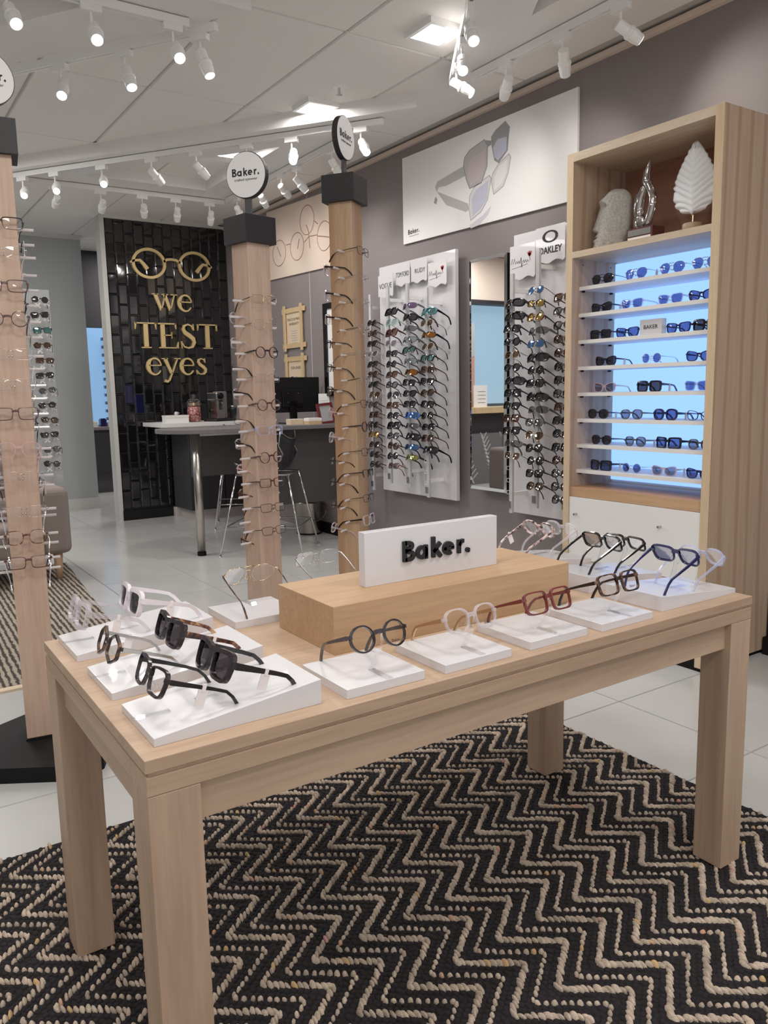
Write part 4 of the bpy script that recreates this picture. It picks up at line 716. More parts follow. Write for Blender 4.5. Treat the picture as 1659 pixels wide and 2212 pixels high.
# ================================================================ right wall: posters, boards, mirror
PXW = 3.632
t = thing('sunglasses_poster', 'large white poster of two grey sunglasses, high on grey wall', 'poster', (PXW, 4.25, 2.36)); o_ = (PXW, 4.25, 2.36)
MB(o_).hexa([(PXW, 5.105, 2.392), (WX-.002, 5.105, 2.392), (WX-.002, 3.375, 2.372), (PXW, 3.375, 2.372)], [(PXW, 5.105, 3.008), (WX-.002, 5.105, 3.008), (WX-.002, 3.375, 2.982), (PXW, 3.375, 2.982)]).build('board', 'poster_white', t)
def flatpoly(nm, pts, mat, x, parent, o): return MB(o).prism(pts, x-.0012, x, 'x').build(nm, mat, parent)
lay = PXW
for nm, mat, pts in [
 ('print_shadow', 'print_shade', [(4.329, 2.397), (4.192, 2.437), (4.115, 2.478), (4.148, 2.428), (4.237, 2.381), (4.318, 2.373)]),
 ('print_tip', 'print_dark', [(4.702, 2.656), (4.683, 2.634), (4.696, 2.602), (4.725, 2.619)]),
 ('print_arm', 'print_grey', [(4.385, 2.79), (4.681, 2.754), (4.707, 2.722), (4.689, 2.684), (4.669, 2.713), (4.58, 2.704), (4.374, 2.724)]),
 ('print_arm', 'print_grey', [(4.688, 2.688), (4.352, 2.542), (4.338, 2.5), (4.37, 2.49), (4.582, 2.576)]),
 ('print_frame', 'print_grey', [(4.379, 2.842), (4.327, 2.875), (4.18, 2.904), (4.147, 2.858), (4.153, 2.736), (4.208, 2.644), (4.328, 2.634), (4.363, 2.699), (4.391, 2.791)]),
 ('print_frame', 'print_dark', [(4.113, 2.904), (4.072, 2.934), (3.978, 2.965), (3.937, 2.918), (3.947, 2.867), (3.957, 2.784), (4.04, 2.726), (4.082, 2.753), (4.109, 2.849)]),
 ('print_bridge', 'print_dark', [(4.171, 2.898), (4.113, 2.882), (4.113, 2.856), (4.147, 2.85)]),
 ('print_frame', 'print_pale', [(4.328, 2.584), (4.282, 2.631), (4.131, 2.672), (4.113, 2.651), (4.148, 2.526), (4.214, 2.462), (4.318, 2.427), (4.337, 2.507)]),
 ('print_frame', 'print_pale', [(4.099, 2.675), (4.04, 2.723), (3.946, 2.76), (3.929, 2.737), (3.951, 2.649), (3.997, 2.578), (4.088, 2.547), (4.109, 2.629)])]:
    flatpoly(nm, pts, mat, lay, t, o_)
for nm, mat, pts in [
 ('print_lens', 'print_pink', [(4.35, 2.781), (4.304, 2.82), (4.164, 2.842), (4.169, 2.739), (4.219, 2.667), (4.316, 2.649), (4.342, 2.701)]),
 ('print_lens', 'print_blue', [(4.093, 2.831), (4.051, 2.874), (3.965, 2.866), (3.967, 2.786), (4.045, 2.745), (4.08, 2.773)]),
 ('print_lens', 'print_blue', [(4.305, 2.561), (4.261, 2.609), (4.139, 2.643), (4.155, 2.535), (4.217, 2.484), (4.297, 2.452)]),
 ('print_lens', 'print_white', [(4.076, 2.653), (4.035, 2.705), (3.956, 2.736), (3.966, 2.652), (4.008, 2.594), (4.082, 2.565)])]:
    if mat not in M: pr(mat, (226, 225, 226), .5)
    flatpoly(nm, pts, mat, lay-.0012, t, o_)
def outl(pts, mat, x, parent, o, w=.006):
    B = MB(o); n = len(pts)
    for i in range(n):
        a, b = Vector(pts[i]), Vector(pts[(i+1) % n]); d = (b-a).normalized(); q = Vector((-d.y, d.x))*w/2; a = a-d*w*.4; b = b+d*w*.4
        B.prism([tuple(a-q), tuple(b-q), tuple(b+q), tuple(a+q)], x-.0018, x, 'x')
    return B.build('print_outline', mat, parent)
for pts in ([(4.328, 2.584), (4.282, 2.631), (4.131, 2.672), (4.113, 2.651), (4.148, 2.526), (4.214, 2.462), (4.318, 2.427), (4.337, 2.507)], [(4.099, 2.675), (4.04, 2.723), (3.946, 2.76), (3.929, 2.737), (3.951, 2.649), (3.997, 2.578), (4.088, 2.547), (4.109, 2.629)]): outl(pts, 'print_grey', lay, t, o_)
for pts in ([(4.379, 2.842), (4.327, 2.875), (4.18, 2.904), (4.147, 2.858), (4.153, 2.736), (4.208, 2.644), (4.328, 2.634), (4.363, 2.699), (4.391, 2.791)],): outl(pts, 'print_dark', lay, t, o_)
lb = MB(); baker(lb, 0, 0, .047, -.001, 0, .1); o = lb.build('lettering', 'ink', t); o.matrix_basis = Matrix(((0, 1, 0, -.0012), (-1, 0, 0, 5.04-4.25), (0, 0, 1, 2.452-2.36), (0, 0, 0, 1)))
MB(o_).box(PXW-.0012, PXW, 4.91, 5.03, 2.436, 2.4385).build('lettering_rule', 'ink', t)
t = thing('wire_frame_poster', 'beige poster with thin drawn spectacle outlines above the desk', 'poster', (PXW, 6.75, 2.4)); o_ = (PXW, 6.75, 2.4)
MB(o_).hexa([(PXW, 7.42, 2.412), (WX-.002, 7.42, 2.412), (WX-.002, 6.0, 2.378), (PXW, 6.0, 2.378)], [(PXW, 7.42, 3.06), (WX-.002, 7.42, 3.06), (WX-.002, 6.0, 3.0), (PXW, 6.0, 3.0)]).build('board', 'poster_warm', t)
for (cy, cz, ry, rz) in ((6.6, 2.841, .132, .127), (6.806, 2.643, .131, .123), (7.174, 2.638, .137, .119), (6.295, 2.653, .125, .124)):
    MB(o_).tube([(PXW-.001, cy+ry*math.cos(2*PI*k/28), cz+rz*math.sin(2*PI*k/28)-.15*ry*math.cos(2*PI*k/28)*0) for k in range(28)], .0032, 5, True).build('print_rim', 'print_copper', t)
for pts in ([(6.616, 2.803), (6.575, 2.737), (6.559, 2.588)], [(6.663, 2.659), (6.569, 2.694), (6.427, 2.683)], [(6.753, 2.704), (6.798, 2.621)], [(7.21, 2.702), (7.14, 2.602)], [(7.027, 2.691), (6.938, 2.686)], [(6.463, 2.808), (6.404, 2.773)], [(6.411, 2.672), (6.168, 2.62)]):
    MB(o_).tube([(PXW-.001, a, b) for a, b in pts], .0036, 5).build('print_line', 'print_copper', t)
# white display boards
def board(label, y0, y1, z0, z1, x=3.57):
    t = thing('display_board', label, 'display board', (x, (y0+y1)/2, z0)); o = (x, (y0+y1)/2, z0)
    MB(o).box(x, x+.028, y0, y1, z0, z1).build('panel', 'gloss_white', t, bev=.001)
    MB(o).box(x+.028, WX, y0+.15, y0+.25, z0+.2, z1-.2).build('batten', 'black_metal', t); MB(o).box(x+.028, WX, y1-.25, y1-.15, z0+.2, z1-.2).build('batten', 'black_metal', t)
board('white sunglasses board left of the mirror', 4.41, 5.35, .513, 2.25); board('white sunglasses board between mirror and wooden cabinet', 2.98, 3.83, .50, 2.24)
_hook = MB().tube([(0, -.012, 0), (-.0, .012, 0), (0, .012, -.022), (0, -.012, -.022)], .0013, 5, True).tube([(0, 0, 0), (.035, 0, 0)], .0013, 5).mesh('hook', 'white_metal')
def rail(label, where, y, z0, z1, n, za, zb, specs, x=3.44, gy=None, pitch=-22, empties=0):
    t = thing('display_rail', label, 'display rail', (x, y, z0), group='acrylic sunglasses rails'); o = (x, y, z0)
    MB(o).box(x-.006, x+.010, y-.014, y+.014, z0, z1).build('bar', 'rail_acrylic', t); MB(o).box(x+.010, x+.012, y-.006, y+.006, z0, z1).build('core', 'silver', t)
    for z in (z0+.12, z1-.1): MB(o).box(x+.012, 3.57 if not (y > 5.35 or 3.83 < y < 4.41) else WX, y-.01, y+.01, z-.012, z+.012).build('bracket', 'white_metal', t)
    MB(o).box(x-.012, x+.016, y-.004, y+.026, z0+.03, z0+.075).build('lock', 'silver', t)
    gy = y if gy is None else gy
    for i in range(n+empties):
        z = za+(zb-za)*i/(n-1)
        put('hook', _hook, t, (-.012, .016, z-z0+.004))
        if i < n and specs[i]:
            sp = specs[i]; nm = 'sunglasses'
            glasses(f"{G[sp][0]} sunglasses, {ordt(i, n)}, {where}", (x-.042+random.uniform(-.004, .004), gy+random.uniform(-.006, .006), z), (R(pitch+random.uniform(-4, 4)), R(random.uniform(-3, 3)), R(-90+random.uniform(-3, 3))), sp, 'sunglasses on the wall rails', 1.1)
    return t
crystal('rail_acrylic', (214, 214, 216), .35)
rail('clear rail on the grey wall left of the first board', 'wall rail left of the first board', 5.46, .50, 2.06, 15, 1.83, .72, ['bround', 'havana', 'bway', 'smoke', 'bsq', 'havana', 'bway', 'avig', 'grad', 'brownsq', 'bround', 'goldr', 'havana', 'bpanto', 'grad'], x=3.55, gy=5.38)
rail('clear rail at the left of the first white board', 'left rail of board left of mirror', 5.05, .60, 2.07, 16, 1.875, .741, ['bthick', 'mint', 'maroon', 'smoke', 'bway', 'bround', 'brownsq', 'grad', 'avi', 'brownsq', 'bpanto', 'bthick', 'grad', 'havana', 'bround', 'redt'], gy=4.955)
rail('clear rail in the middle of the first white board', 'middle rail of board left of mirror', 4.80, .59, 2.06, 15, 1.897, .818, ['purple', 'bwrap', 'greysq', 'icem', 'teal', 'icem', 'orange', 'bsq', 'bway', 'bsq', 'bluem', 'greysq', 'bwrap', 'bluew', 'yellow'], gy=4.745)
rail('clear rail at the right of the first white board', 'right rail of board left of mirror', 4.57, .535, 2.005, 13, 1.84, .885, ['greenm', 'rbrown', 'orange', 'rbrown', 'teal', 'brownsq', 'bway', 'havana', 'bsq', 'bround', 'bway', 'brownsq', 'bwrap'], gy=4.52, empties=3)
rail('clear rail right beside the mirror', 'rail right beside the mirror', 3.705, .521, 1.986, 13, 1.81, .889, ['bwrap', 'bwrap', 'bsq', 'bround', 'rbrown', 'bround', 'bwrap', 'bsq', 'bway', 'brownsq', 'bsq', 'greysq', 'rbrown'], gy=3.665, empties=3)
rail('clear rail in the middle of the second white board', 'middle rail right of the mirror', 3.485, .575, 2.10, 16, 1.861, .716, ['bluer', 'goldm', 'goldr', 'greysq', 'blues', 'bwrap', 'bround', 'bsq', 'bwrap', 'greysq', 'greysun', 'avig', 'bpanto', 'bround', 'bway', 'havana'], gy=3.462, empties=0)
rail('clear rail close behind the wooden cabinet edge', 'rail at the cabinet left edge', 3.24, .56, 2.06, 16, 1.80, .655, ['brownsq', 'grad', 'grad', 'havana', 'havana', 'bpanto', 'bway', 'grad', 'brownsq', 'bsq', 'bpanto', 'bsq', 'havana', 'grad', 'grad', 'grad'], gy=3.245)
# name cards hanging over the rails
def card(label, y0, y1, z0, z1, kind, body=None, x=3.535):
    w = abs(y1-y0); c = ((y0+y1)/2); t = thing('name_card', label, 'name card', (x, c, z0), group='brand cards on the boards')
    n = 16; pts = [(-w/2, .02), (-w/2, z1-z0)]; pts += [(w/2, z1-z0)]
    pts += [(w/2-w*k/n, .012+.009*math.sin(k/n*PI*3.2+.6)) for k in range(0, n)]
    MB().prism(pts, -.0025, 0, 'x').build('card', 'gloss_white', t); MB().box(0, .03, -.005, .005, (z1-z0)*.5, (z1-z0)*.5+.01).build('clip', 'silver', t)
    if kind == 'text':
        o = put('lettering', text_mesh(body[0], body[1], .0004, 'ink', 'CENTER', body[2]), t); facing(o, (-.0032, 0, (z1-z0)*.52), 180)
    elif kind == 'script':
        B = MB(); cur = [(-.075, .0), (-.066, .03), (-.058, .002), (-.048, .03), (-.04, .0), (-.03, .014), (-.024, .002), (-.014, .014), (-.008, 0), (.002, .03), (.006, -.022), (.012, .004), (.02, .014), (.026, .0), (.034, .014), (.042, .0), (.05, .012), (.06, .0)]
        B.stroke(cur, .0022, -.0004, .0004); B.stroke([(-.07, -.022), (0, -.016), (.05, -.008)], .0014, -.0004, .0004); o = B.build('script_lettering', 'ink', t)
        sc = w/.19; o.matrix_basis = Matrix(((0, 1, 0, -.0032), (-sc, 0, 0, .012), (0, 0, sc, (z1-z0)*.48), (0, 0, 0, 1)))
        B = MB()
        for k in range(5): an = R(60+k*16); B.stroke([(0, 0), (.014*math.cos(an), .014*math.sin(an)), (.03*math.cos(an), .03*math.sin(an))], [.002, .010, .002], -.0004, .0004)
        B.stroke([(0, 0), (.004, -.02)], .003, -.0004, .0004); o = B.build('red_flower', 'red', t); o.matrix_basis = Matrix(((0, 1, 0, -.0034), (-sc, 0, 0, -.055*sc), (0, 0, sc, (z1-z0)*.62), (0, 0, 0, 1)))
    elif kind == 'oval':
        N = 36; B = MB(); B.stroke([(.052*math.cos(2*PI*k/N), .030*math.sin(2*PI*k/N)) for k in range(N+1)], [.024-.015*abs(math.sin(2*PI*k/N)) for k in range(N+1)], -.0004, .0004); o = B.build('oval_emblem', 'ink', t)
        o.matrix_basis = Matrix(((0, 1, 0, -.0032), (-1, 0, 0, 0), (0, 0, 1, (z1-z0)*.72), (0, 0, 0, 1)))
        o = put('lettering', text_mesh(body[0], body[1], .0004, 'ink', 'CENTER', body[2], .0012), t); facing(o, (-.0034, 0, (z1-z0)*.36), 180)
    if body and body[0] == 'RUDY':
        B = MB(); B.stroke([(.016*math.cos(2*PI*k/20), .016*math.sin(2*PI*k/20)) for k in range(21)], .006, -.0004, .0004); B.stroke([(-.012, -.004), (.012, .006)], .006, -.0004, .0004); o = B.build('round_emblem', 'ink', t); o.matrix_basis = Matrix(((0, 1, 0, -.0032), (-1, 0, 0, .072), (0, 0, 1, (z1-z0)*.5), (0, 0, 0, 1)))
card('lowest name card at the left of the first board', 5.29, 5.09, 2.0, 2.175, 'text', ('VOGUE', .055, .92), x=3.52)
card('second name card from left on the first board', 5.085, 4.90, 2.065, 2.235, 'text', ('TOM FORD', .05, .66), x=3.54)
card('third name card from left on the first board', 4.885, 4.69, 2.065, 2.235, 'text', ('  RUDY', .046, 1.05), x=3.54)
card('name card with script and red flower on first board', 4.665, 4.455, 2.01, 2.185, 'script', x=3.53)
card('name card with script and red flower beside the mirror', 3.82, 3.60, 1.955, 2.165, 'script', x=3.53)
card('name card with a black oval emblem behind the cabinet', 3.595, 3.36, 2.02, 2.235, 'oval', ('OAKLEY', .054, .92), x=3.53)
# bevelled mirror
my0, my1, mz0, mz1, mx = 3.868, 4.235, .622, 2.148, 3.545
t = thing('wall_mirror', 'tall narrow wall mirror between the two sunglasses boards', 'mirror', (mx, (my0+my1)/2, mz0)); o_ = (mx, (my0+my1)/2, mz0)
MB(o_).box(mx+.004, WX, my0+.004, my1-.004, mz0+.004, mz1-.004).build('backing', 'black_metal', t)
bv = .022
MB(o_).add([(mx-.001, my0+bv, mz0+bv), (mx-.001, my1-bv, mz0+bv), (mx-.001, my1-bv, mz1-bv), (mx-.001, my0+bv, mz1-bv)], [(0, 1, 2, 3)]).build('glass', 'mirror', t)
q = [(mx-.001, my0+bv, mz0+bv), (mx-.001, my1-bv, mz0+bv), (mx-.001, my1-bv, mz1-bv), (mx-.001, my0+bv, mz1-bv), (mx+.004, my0, mz0), (mx+.004, my1, mz0), (mx+.004, my1, mz1), (mx+.004, my0, mz1)]
for k in range(4): MB(o_).add([q[k], q[(k+1) % 4], q[4+(k+1) % 4], q[4+k]], [(0, 1, 2, 3)]).build('bevel', 'mirror', t)
# ================================================================ wooden display cabinet
KX, KY0, KY1, KZ = 3.11, 2.092, 2.953, 2.438
t = thing('display_cabinet', 'tall plywood display cabinet with blue backlit shelves', 'cabinet', (3.38, 2.52, 0)); o_ = (3.38, 2.52, 0)
th = .04
MB(o_).box(KX+.003, WX-.001, KY0, KY0+th, .02, KZ).build('side_panel', 'pine_z', t); MB(o_).box(KX+.003, WX-.001, KY1-th, KY1, .02, KZ).build('side_panel', 'pine_z', t)
MB(o_).box(KX, KX+.003, KY0, KY0+th, .02, KZ).build('edge_band', 'ply_edge_z', t) if 'ply_edge_z' in M else None
wood('ply_z', (222, 200, 170), (206, 180, 148), 'z', scale=16)
MB(o_).box(KX, KX+.003, KY0, KY0+th, .02, KZ).build('edge_band', 'ply_z', t); MB(o_).box(KX, KX+.003, KY1-th, KY1, .02, KZ).build('edge_band', 'ply_z', t)
MB(o_).box(KX, WX-.001, KY0+th, KY1-th, KZ-th, KZ).build('top_panel', 'ply_edge', t)
MB(o_).box(KX, WX-.001, KY0+th, KY1-th, 1.938, 1.968).build('divider_shelf', 'ply_edge', t)
MB(o_).box(3.50, 3.52, KY0+th, KY1-th, 1.968, KZ-th).build('back_panel', 'pine_dark', t)
MB(o_).box(KX+.01, WX-.001, KY0+th, KY1-th, .735, .785).build('lower_panel', 'pine_y', t)
MB(o_).box(3.43, 3.44, KY0+th+.005, KY1-th-.005, .80, 1.93).build('light_panel', 'lit_blue', t)
MB(o_).box(3.44, 3.46, KY0+th, KY1-th, .785, 1.938).build('light_box', 'paint_white', t)
SHZ = [1.797, 1.664, 1.531, 1.398, 1.266, 1.132, 1.0, .868]
for z in SHZ:
    sh = MB(o_).box(3.165, 3.425, KY0+th, KY1-th, z-.014, z+.004).build('shelf', 'paint_white', t)
    for yy in (KY1-th-.006,):
        for xx in (3.19, 3.40): MB(o_).box(xx-.006, xx+.006, yy-.006, yy+.006, z-.022, z-.014).build('shelf_pin', 'black_metal', sh)
for k in range(9):
    z = .80+k*.131
    for xx in (3.19, 3.40): MB(o_).box(xx-.003, xx+.003, KY1-th-.0008, KY1-th+.002, z+.06, z+.066).build('pin_hole', 'ink', t)
dr = MB(o_).box(KX+.004, KX+.024, KY0+th+.002, KY1-th-.002, .41, .733).build('drawer', 'paint_white', t)
for y in (2.86, 2.34): MB(o_).tube([(KX+.004, y, .645), (KX-.018, y, .645)], .006, 10).build('knob', 'silver', dr)
dr = MB(o_).box(KX+.004, KX+.024, KY0+th+.002, KY1-th-.002, .09, .405).build('drawer', 'paint_white', t)
for y in (2.86, 2.34): MB(o_).tube([(KX+.004, y, .32), (KX-.018, y, .32)], .006, 10).build('knob', 'silver', dr)
MB(o_).box(KX+.03, WX-.002, KY0+th, KY1-th, .09, .735).build('carcass', 'paint_white', t)
MB(o_).box(KX+.012, WX-.01, KY0+.012, KY1-.012, 0.0, .085).build('plinth', 'black_metal', t)
rows = [[(2.801, 'avi'), (2.597, 'avin'), (2.394, 'avin'), (2.221, 'avin')], [(2.803, 'bcat'), (2.614, 'icesun'), (2.397, 'icesun'), (2.233, 'navycat')], [(2.806, 'bsq'), (2.638, 'navysun'), (2.349, 'navysun'), (2.205, 'bthick')], [(2.769, 'bcat'), (2.492, 'rmet'), (2.233, 'navycat')], [(2.772, 'rosesun'), (2.501, 'bthick'), (2.241, 'icesun')], [(2.811, 'bpanto'), (2.60, 'greysun'), (2.404, 'navyround'), (2.219, 'navyopt')], [(2.786, 'bpanto'), (2.573, 'greysun'), (2.386, 'flat'), (2.213, 'greysun')], [(2.792, 'flat'), (2.592, 'rmet'), (2.402, 'rosesun'), (2.212, 'navycat')]]
PLC = ['left end', 'second from left', 'third from left', 'right end']
for r, (z, row) in enumerate(zip(SHZ, rows)):
    for c, (y, sp) in enumerate(row):
        h = DIM[G[sp][1]][1]+.004
        pl = PLC[c] if len(row) == 4 else ['left end', 'middle', 'right end'][c]
        noun = 'eyeglasses' if G[sp][4] == D_ else 'sunglasses'
        glasses(f"{G[sp][0]} {noun}, {pl} of {'top' if r == 0 else ('lowest' if r == 7 else ORD[r])} cabinet shelf", (3.205, y, z+.004+h), (R(-3), 0, R(-90+random.uniform(-4, 4))), sp, 'eyewear on the cabinet shelves', 1.0, 1 if (r+c) % 2 else 0)
t = thing('shelf_sign', 'small white block sign among the sunglasses on third shelf', 'sign', (3.20, 2.487, SHZ[2]+.004))
MB().box(-.012, .022, -.062, .062, 0, .072).build('block', 'gloss_white', t, bev=.001); o = put('lettering', text_mesh('BAKER', .026, .0004, 'ink', 'CENTER', 1.05), t); facing(o, (-.0125, 0, .036), 180)
# ---- stone head
def loft(B, secs, n=20, ex=2.6):
    """stack of superellipse sections (cx, cy, z, rx, ry)"""
    vs = []
    for (cx, cy, z, rx, ry) in secs:
        for k in range(n):
            a = 2*PI*k/n; c, s = math.cos(a), math.sin(a); vs.append((cx+rx*math.copysign(abs(c)**(2/ex), c), cy+ry*math.copysign(abs(s)**(2/ex), s), z))
    m = len(secs); fs = [(i*n+k, i*n+(k+1) % n, (i+1)*n+(k+1) % n, (i+1)*n+k) for i in range(m-1) for k in range(n)]+[tuple(range(n))[::-1], tuple(range((m-1)*n, m*n))]
    return B.add(vs, fs)
# local: face looks along -x (profile to the left of the shelf = +y in the room after rotation)
t = thing('stone_head', 'rough grey stone head statue on the cabinet top shelf', 'statue', (3.26, 2.782, 1.968), (0, 0, R(-42)))
def gauss(x, m, w): return math.exp(-((x-m)/w)**2)
B = MB(); n, m, Hh = 44, 44, .292; vs = []
for i in range(m+1):
    z = Hh*i/m; u = z/Hh
    top = math.sqrt(max(0, 1-max(0, (u-.72)/.28)**2.4)) if u > .72 else 1
    rx = (.080-.010*u)*top+.001; ry = (.062+.006*math.sin(u*PI))*top+.001; cx = .018*u-.012*gauss(u, .12, .14)
    for k in range(n):
        a = 2*PI*k/n; c, s_ = math.cos(a), math.sin(a); x = cx+rx*math.copysign(abs(c)**.75, c); y = ry*math.copysign(abs(s_)**.75, s_)
        if c < 0:
            yn = y/.062
            f = -.030*gauss(yn, 0, .34)*max(0, min(1, (.80-u)/.48))*(1 if u > .33 else max(0, 1-(.33-u)/.04))     # nose
            f += -.015*gauss(u, .80, .05)*gauss(yn, 0, .9)                                                      # brow
            f += .018*gauss(u, .69, .06)*(gauss(yn, .5, .26)+gauss(yn, -.5, .26))                                 # eye hollows
            f += -.012*gauss(u, .235, .022)*gauss(yn, 0, .5)-.012*gauss(u, .165, .025)*gauss(yn, 0, .5)          # lips
            f += .010*gauss(u, .20, .012)*gauss(yn, 0, .5)-.008*gauss(u, .05, .06)*gauss(yn, 0, .7)
            f += .010*gauss(u, .42, .12)*(gauss(yn, .62, .22)+gauss(yn, -.62, .22))                               # cheeks
            x += f*min(1, -c*2)
        vs.append((x, y, z))
B.add(vs, [(i*n+k, i*n+(k+1) % n, (i+1)*n+(k+1) % n, (i+1)*n+k) for i in range(m) for k in range(n)]+[tuple(range(n))[::-1], tuple(range(m*n, (m+1)*n))])
B.build('head', 'stone', t, True)
for s in (-1, 1):
    B = MB(); loft(B, [(.018, s*.060, .08, .008, .006), (.016, s*.062, .09, .012, .008), (.014, s*.062, .19, .013, .008), (.014, s*.06, .2, .008, .006)], 12, 2.4); B.build('ear', 'stone', t, True)
# ---- crystal trophy
t = thing('trophy', 'clear crystal flame trophy on a dark wooden base', 'trophy', (3.27, 2.597, 1.968))
MB().box(-.045, .045, -.075, .075, 0, .075).build('base', 'walnut', t, bev=.0015); MB().box(-.0465, -.045, -.066, .066, .040, .068).build('plaque', 'silver', t); MB().box(-.0465, -.045, -.066, .066, .008, .034).build('plaque', 'paper', t)
B = MB(); P = [(0, 0, .078), (0, -.016, .11), (0, -.034, .16), (0, -.038, .21), (0, -.02, .255), (0, .004, .29), (0, .002, .33), (0, -.012, .372), (0, -.02, .40)]
B.tube(P, [.016, .02, .02, .018, .02, .022, .016, .009, .002], 12); B.build('flame', 'crystal_solid', t, True)
B = MB(); B.tube([(0, .03, .09), (0, .040, .13), (0, .042, .18), (0, .034, .225), (0, .014, .262), (0, -.004, .285)], [.014, .024, .028, .026, .02, .01], 12); B.build('inner_flame', 'crystal_solid', t, True)
B = MB(); loft(B, [(-.012, .028, .076, .012, .02), (-.014, .028, .086, .014, .03), (-.014, .028, .106, .014, .034), (-.014, .028, .126, .014, .03), (-.012, .028, .136, .012, .02)], 18, 2); B.build('disc', 'crystal_solid', t, True)
# ---- leaf sculpture
t = thing('leaf_sculpture', 'white ribbed leaf ornament on a round wooden base', 'ornament', (3.26, 2.33, 1.968), (0, 0, R(4)))
MB().lathe([(.045, 0), (.045, .046), (.042, .049)], 26).build('base', 'oak_z', t, True); MB().tube([(0, 0, .04), (0, 0, .11)], .004, 8).build('stem', 'gold', t)
prof = [(0, .0), (.03, .055), (.1, .085), (.2, .098), (.32, .102), (.45, .096), (.6, .078), (.75, .054), (.88, .03), (.96, .013), (1.0, .002)]
def wid(u):
    for (a, b), (c, d) in zip(prof, prof[1:]):
        if a <= u <= c: return b+(d-b)*(u-a)/(c-a)
    return .001
nu, nv = 64, 21; vs = []; L = .30
for i in range(nu+1):
    u = i/nu
    for j in range(nv):
        v = -1+2*j/(nv-1); w = wid(u)*(1+.03*math.sin(u*60)*abs(v)); y = v*w; rise = .045*abs(v)*(1-u*.6)
        z = .085+u*L+rise-.035*(1-u)*(abs(v)**2)*(u < .25)
        rib = .0050*math.cos((u-.10*abs(v)**.8)*2*PI*11)*min(1, abs(v)*4)*(1-u*.5); x = rib+.016*v*v-.008-.006*math.exp(-(v/.1)**2)
        vs.append((x, y, z))
fs = [(i*nv+j, i*nv+j+1, (i+1)*nv+j+1, (i+1)*nv+j) for i in range(nu) for j in range(nv-1)]
o = MB().add(vs, fs).build('leaf', 'leaf_white', t, True); md = o.modifiers.new('s', 'SOLIDIFY'); md.thickness = .004
# ================================================================ office corner
# sign on the tiled wall
t = thing('eye_test_sign', 'gold lettering and spectacle outline on the black tiled wall', 'sign', (3.03, 8.48, 1.45)); o_ = (3.03, 8.48, 1.45)
yf, yb = 8.462, 8.489
for cx in (2.779, 3.27): MB(o_).stroke(arc(cx, 2.664, .165, .142, 0, 360, 40), .028, yf, yb).build('lens_ring', 'gold_paint', t)
MB(o_).stroke([(2.935, 2.69), (2.97, 2.715), (3.02, 2.72), (3.07, 2.715), (3.11, 2.69)], .024, yf, yb).build('bridge', 'gold_paint', t)
for s, cx in ((-1, 2.779), (1, 3.27)):
    MB(o_).stroke([(cx+s*.195, 2.665), (cx+s*.15, 2.685), (cx+s*.095, 2.69), (cx+s*.06, 2.655), (cx+s*.02, 2.605)], [.018, .022, .026, .034, .04], yf, yb).build('temple', 'gold_paint', t)
def word(w, xl, xr, zbase, s0):
    B = MB(); wd = serif(B, w, 0, 0, 1, 0, 1); sc = (xr-xl)/wd
    B = MB(o_); serif(B, w, xl, zbase, sc, yf, yb); B.build('word', 'gold_paint', t)
word('we', 2.80, 3.235, 2.193, .42); word('TEST', 2.585, 3.50, 1.80, .4); word('eyes', 2.69, 3.36, 1.525, .4)
# peninsula desk
t = thing('desk', 'grey peninsula desk with rounded end on a steel leg', 'desk', (2.9, 6.35, 0)); o_ = (2.9, 6.35, 0)
pl = [(WX-.004, 6.02), (WX-.004, 6.72), (2.5, 6.72)]+[(2.42+.35*math.cos(R(a)), 6.37+.35*math.sin(R(a))) for a in range(90, 271, 15)]+[(2.5, 6.02)]
MB(o_).prism(pl, .995, 1.03).build('desktop', 'desk_grey', t, bev=.004)
MB(o_).tube([(2.315, 6.17, .03), (2.315, 6.17, .995)], .034, 20).build('leg', 'steel', t, True); MB(o_).lathe([(.036, 0), (.036, .03)], 18, (2.315, 6.17, 0)).build('foot', 'black_metal', t)
MB(o_).box(2.98, WX-.01, 6.18, 6.205, .345, .995).build('modesty_panel', 'desk_panel', t); MB(o_).box(2.44, 2.98, 6.62, 6.645, .60, .995).build('back_panel', 'desk_panel', t)
MB(o_).box(2.40, 2.95, 6.3, 6.5, .965, .995).build('rail', 'paint_white', t)
# back counter along the tiled wall
t = thing('back_counter', 'dark counter with white worktop against the tiled wall', 'counter', (3.15, 8.15, 0)); o_ = (3.15, 8.15, 0)
MB(o_).box(2.60, WX-.003, 7.85, 8.455, .985, 1.025).build('worktop', 'paint_white', t, bev=.002); MB(o_).box(2.90, WX-.003, 7.95, 8.455, .11, .985).build('carcass', 'wall_dark', t); MB(o_).box(2.95, WX-.003, 8.0, 8.4, 0, .11).build('plinth', 'plinth_pale', t)
for k in range(2): d = MB(o_).box(2.91+k*.37, 3.27+k*.37, 7.93, 7.95, .13, .97).build('door', 'cap_dark', t); MB(o_).tube([(2.96+k*.37, 7.93, .8), (2.96+k*.37, 7.915, .8)], .008, 8).build('knob', 'silver', d)
struct(MB().box(2.88, WX-.003, 8.40, 8.458, 0, .1).build('baseboard_office', 'plinth_pale'), 'pale skirting under the back counter')
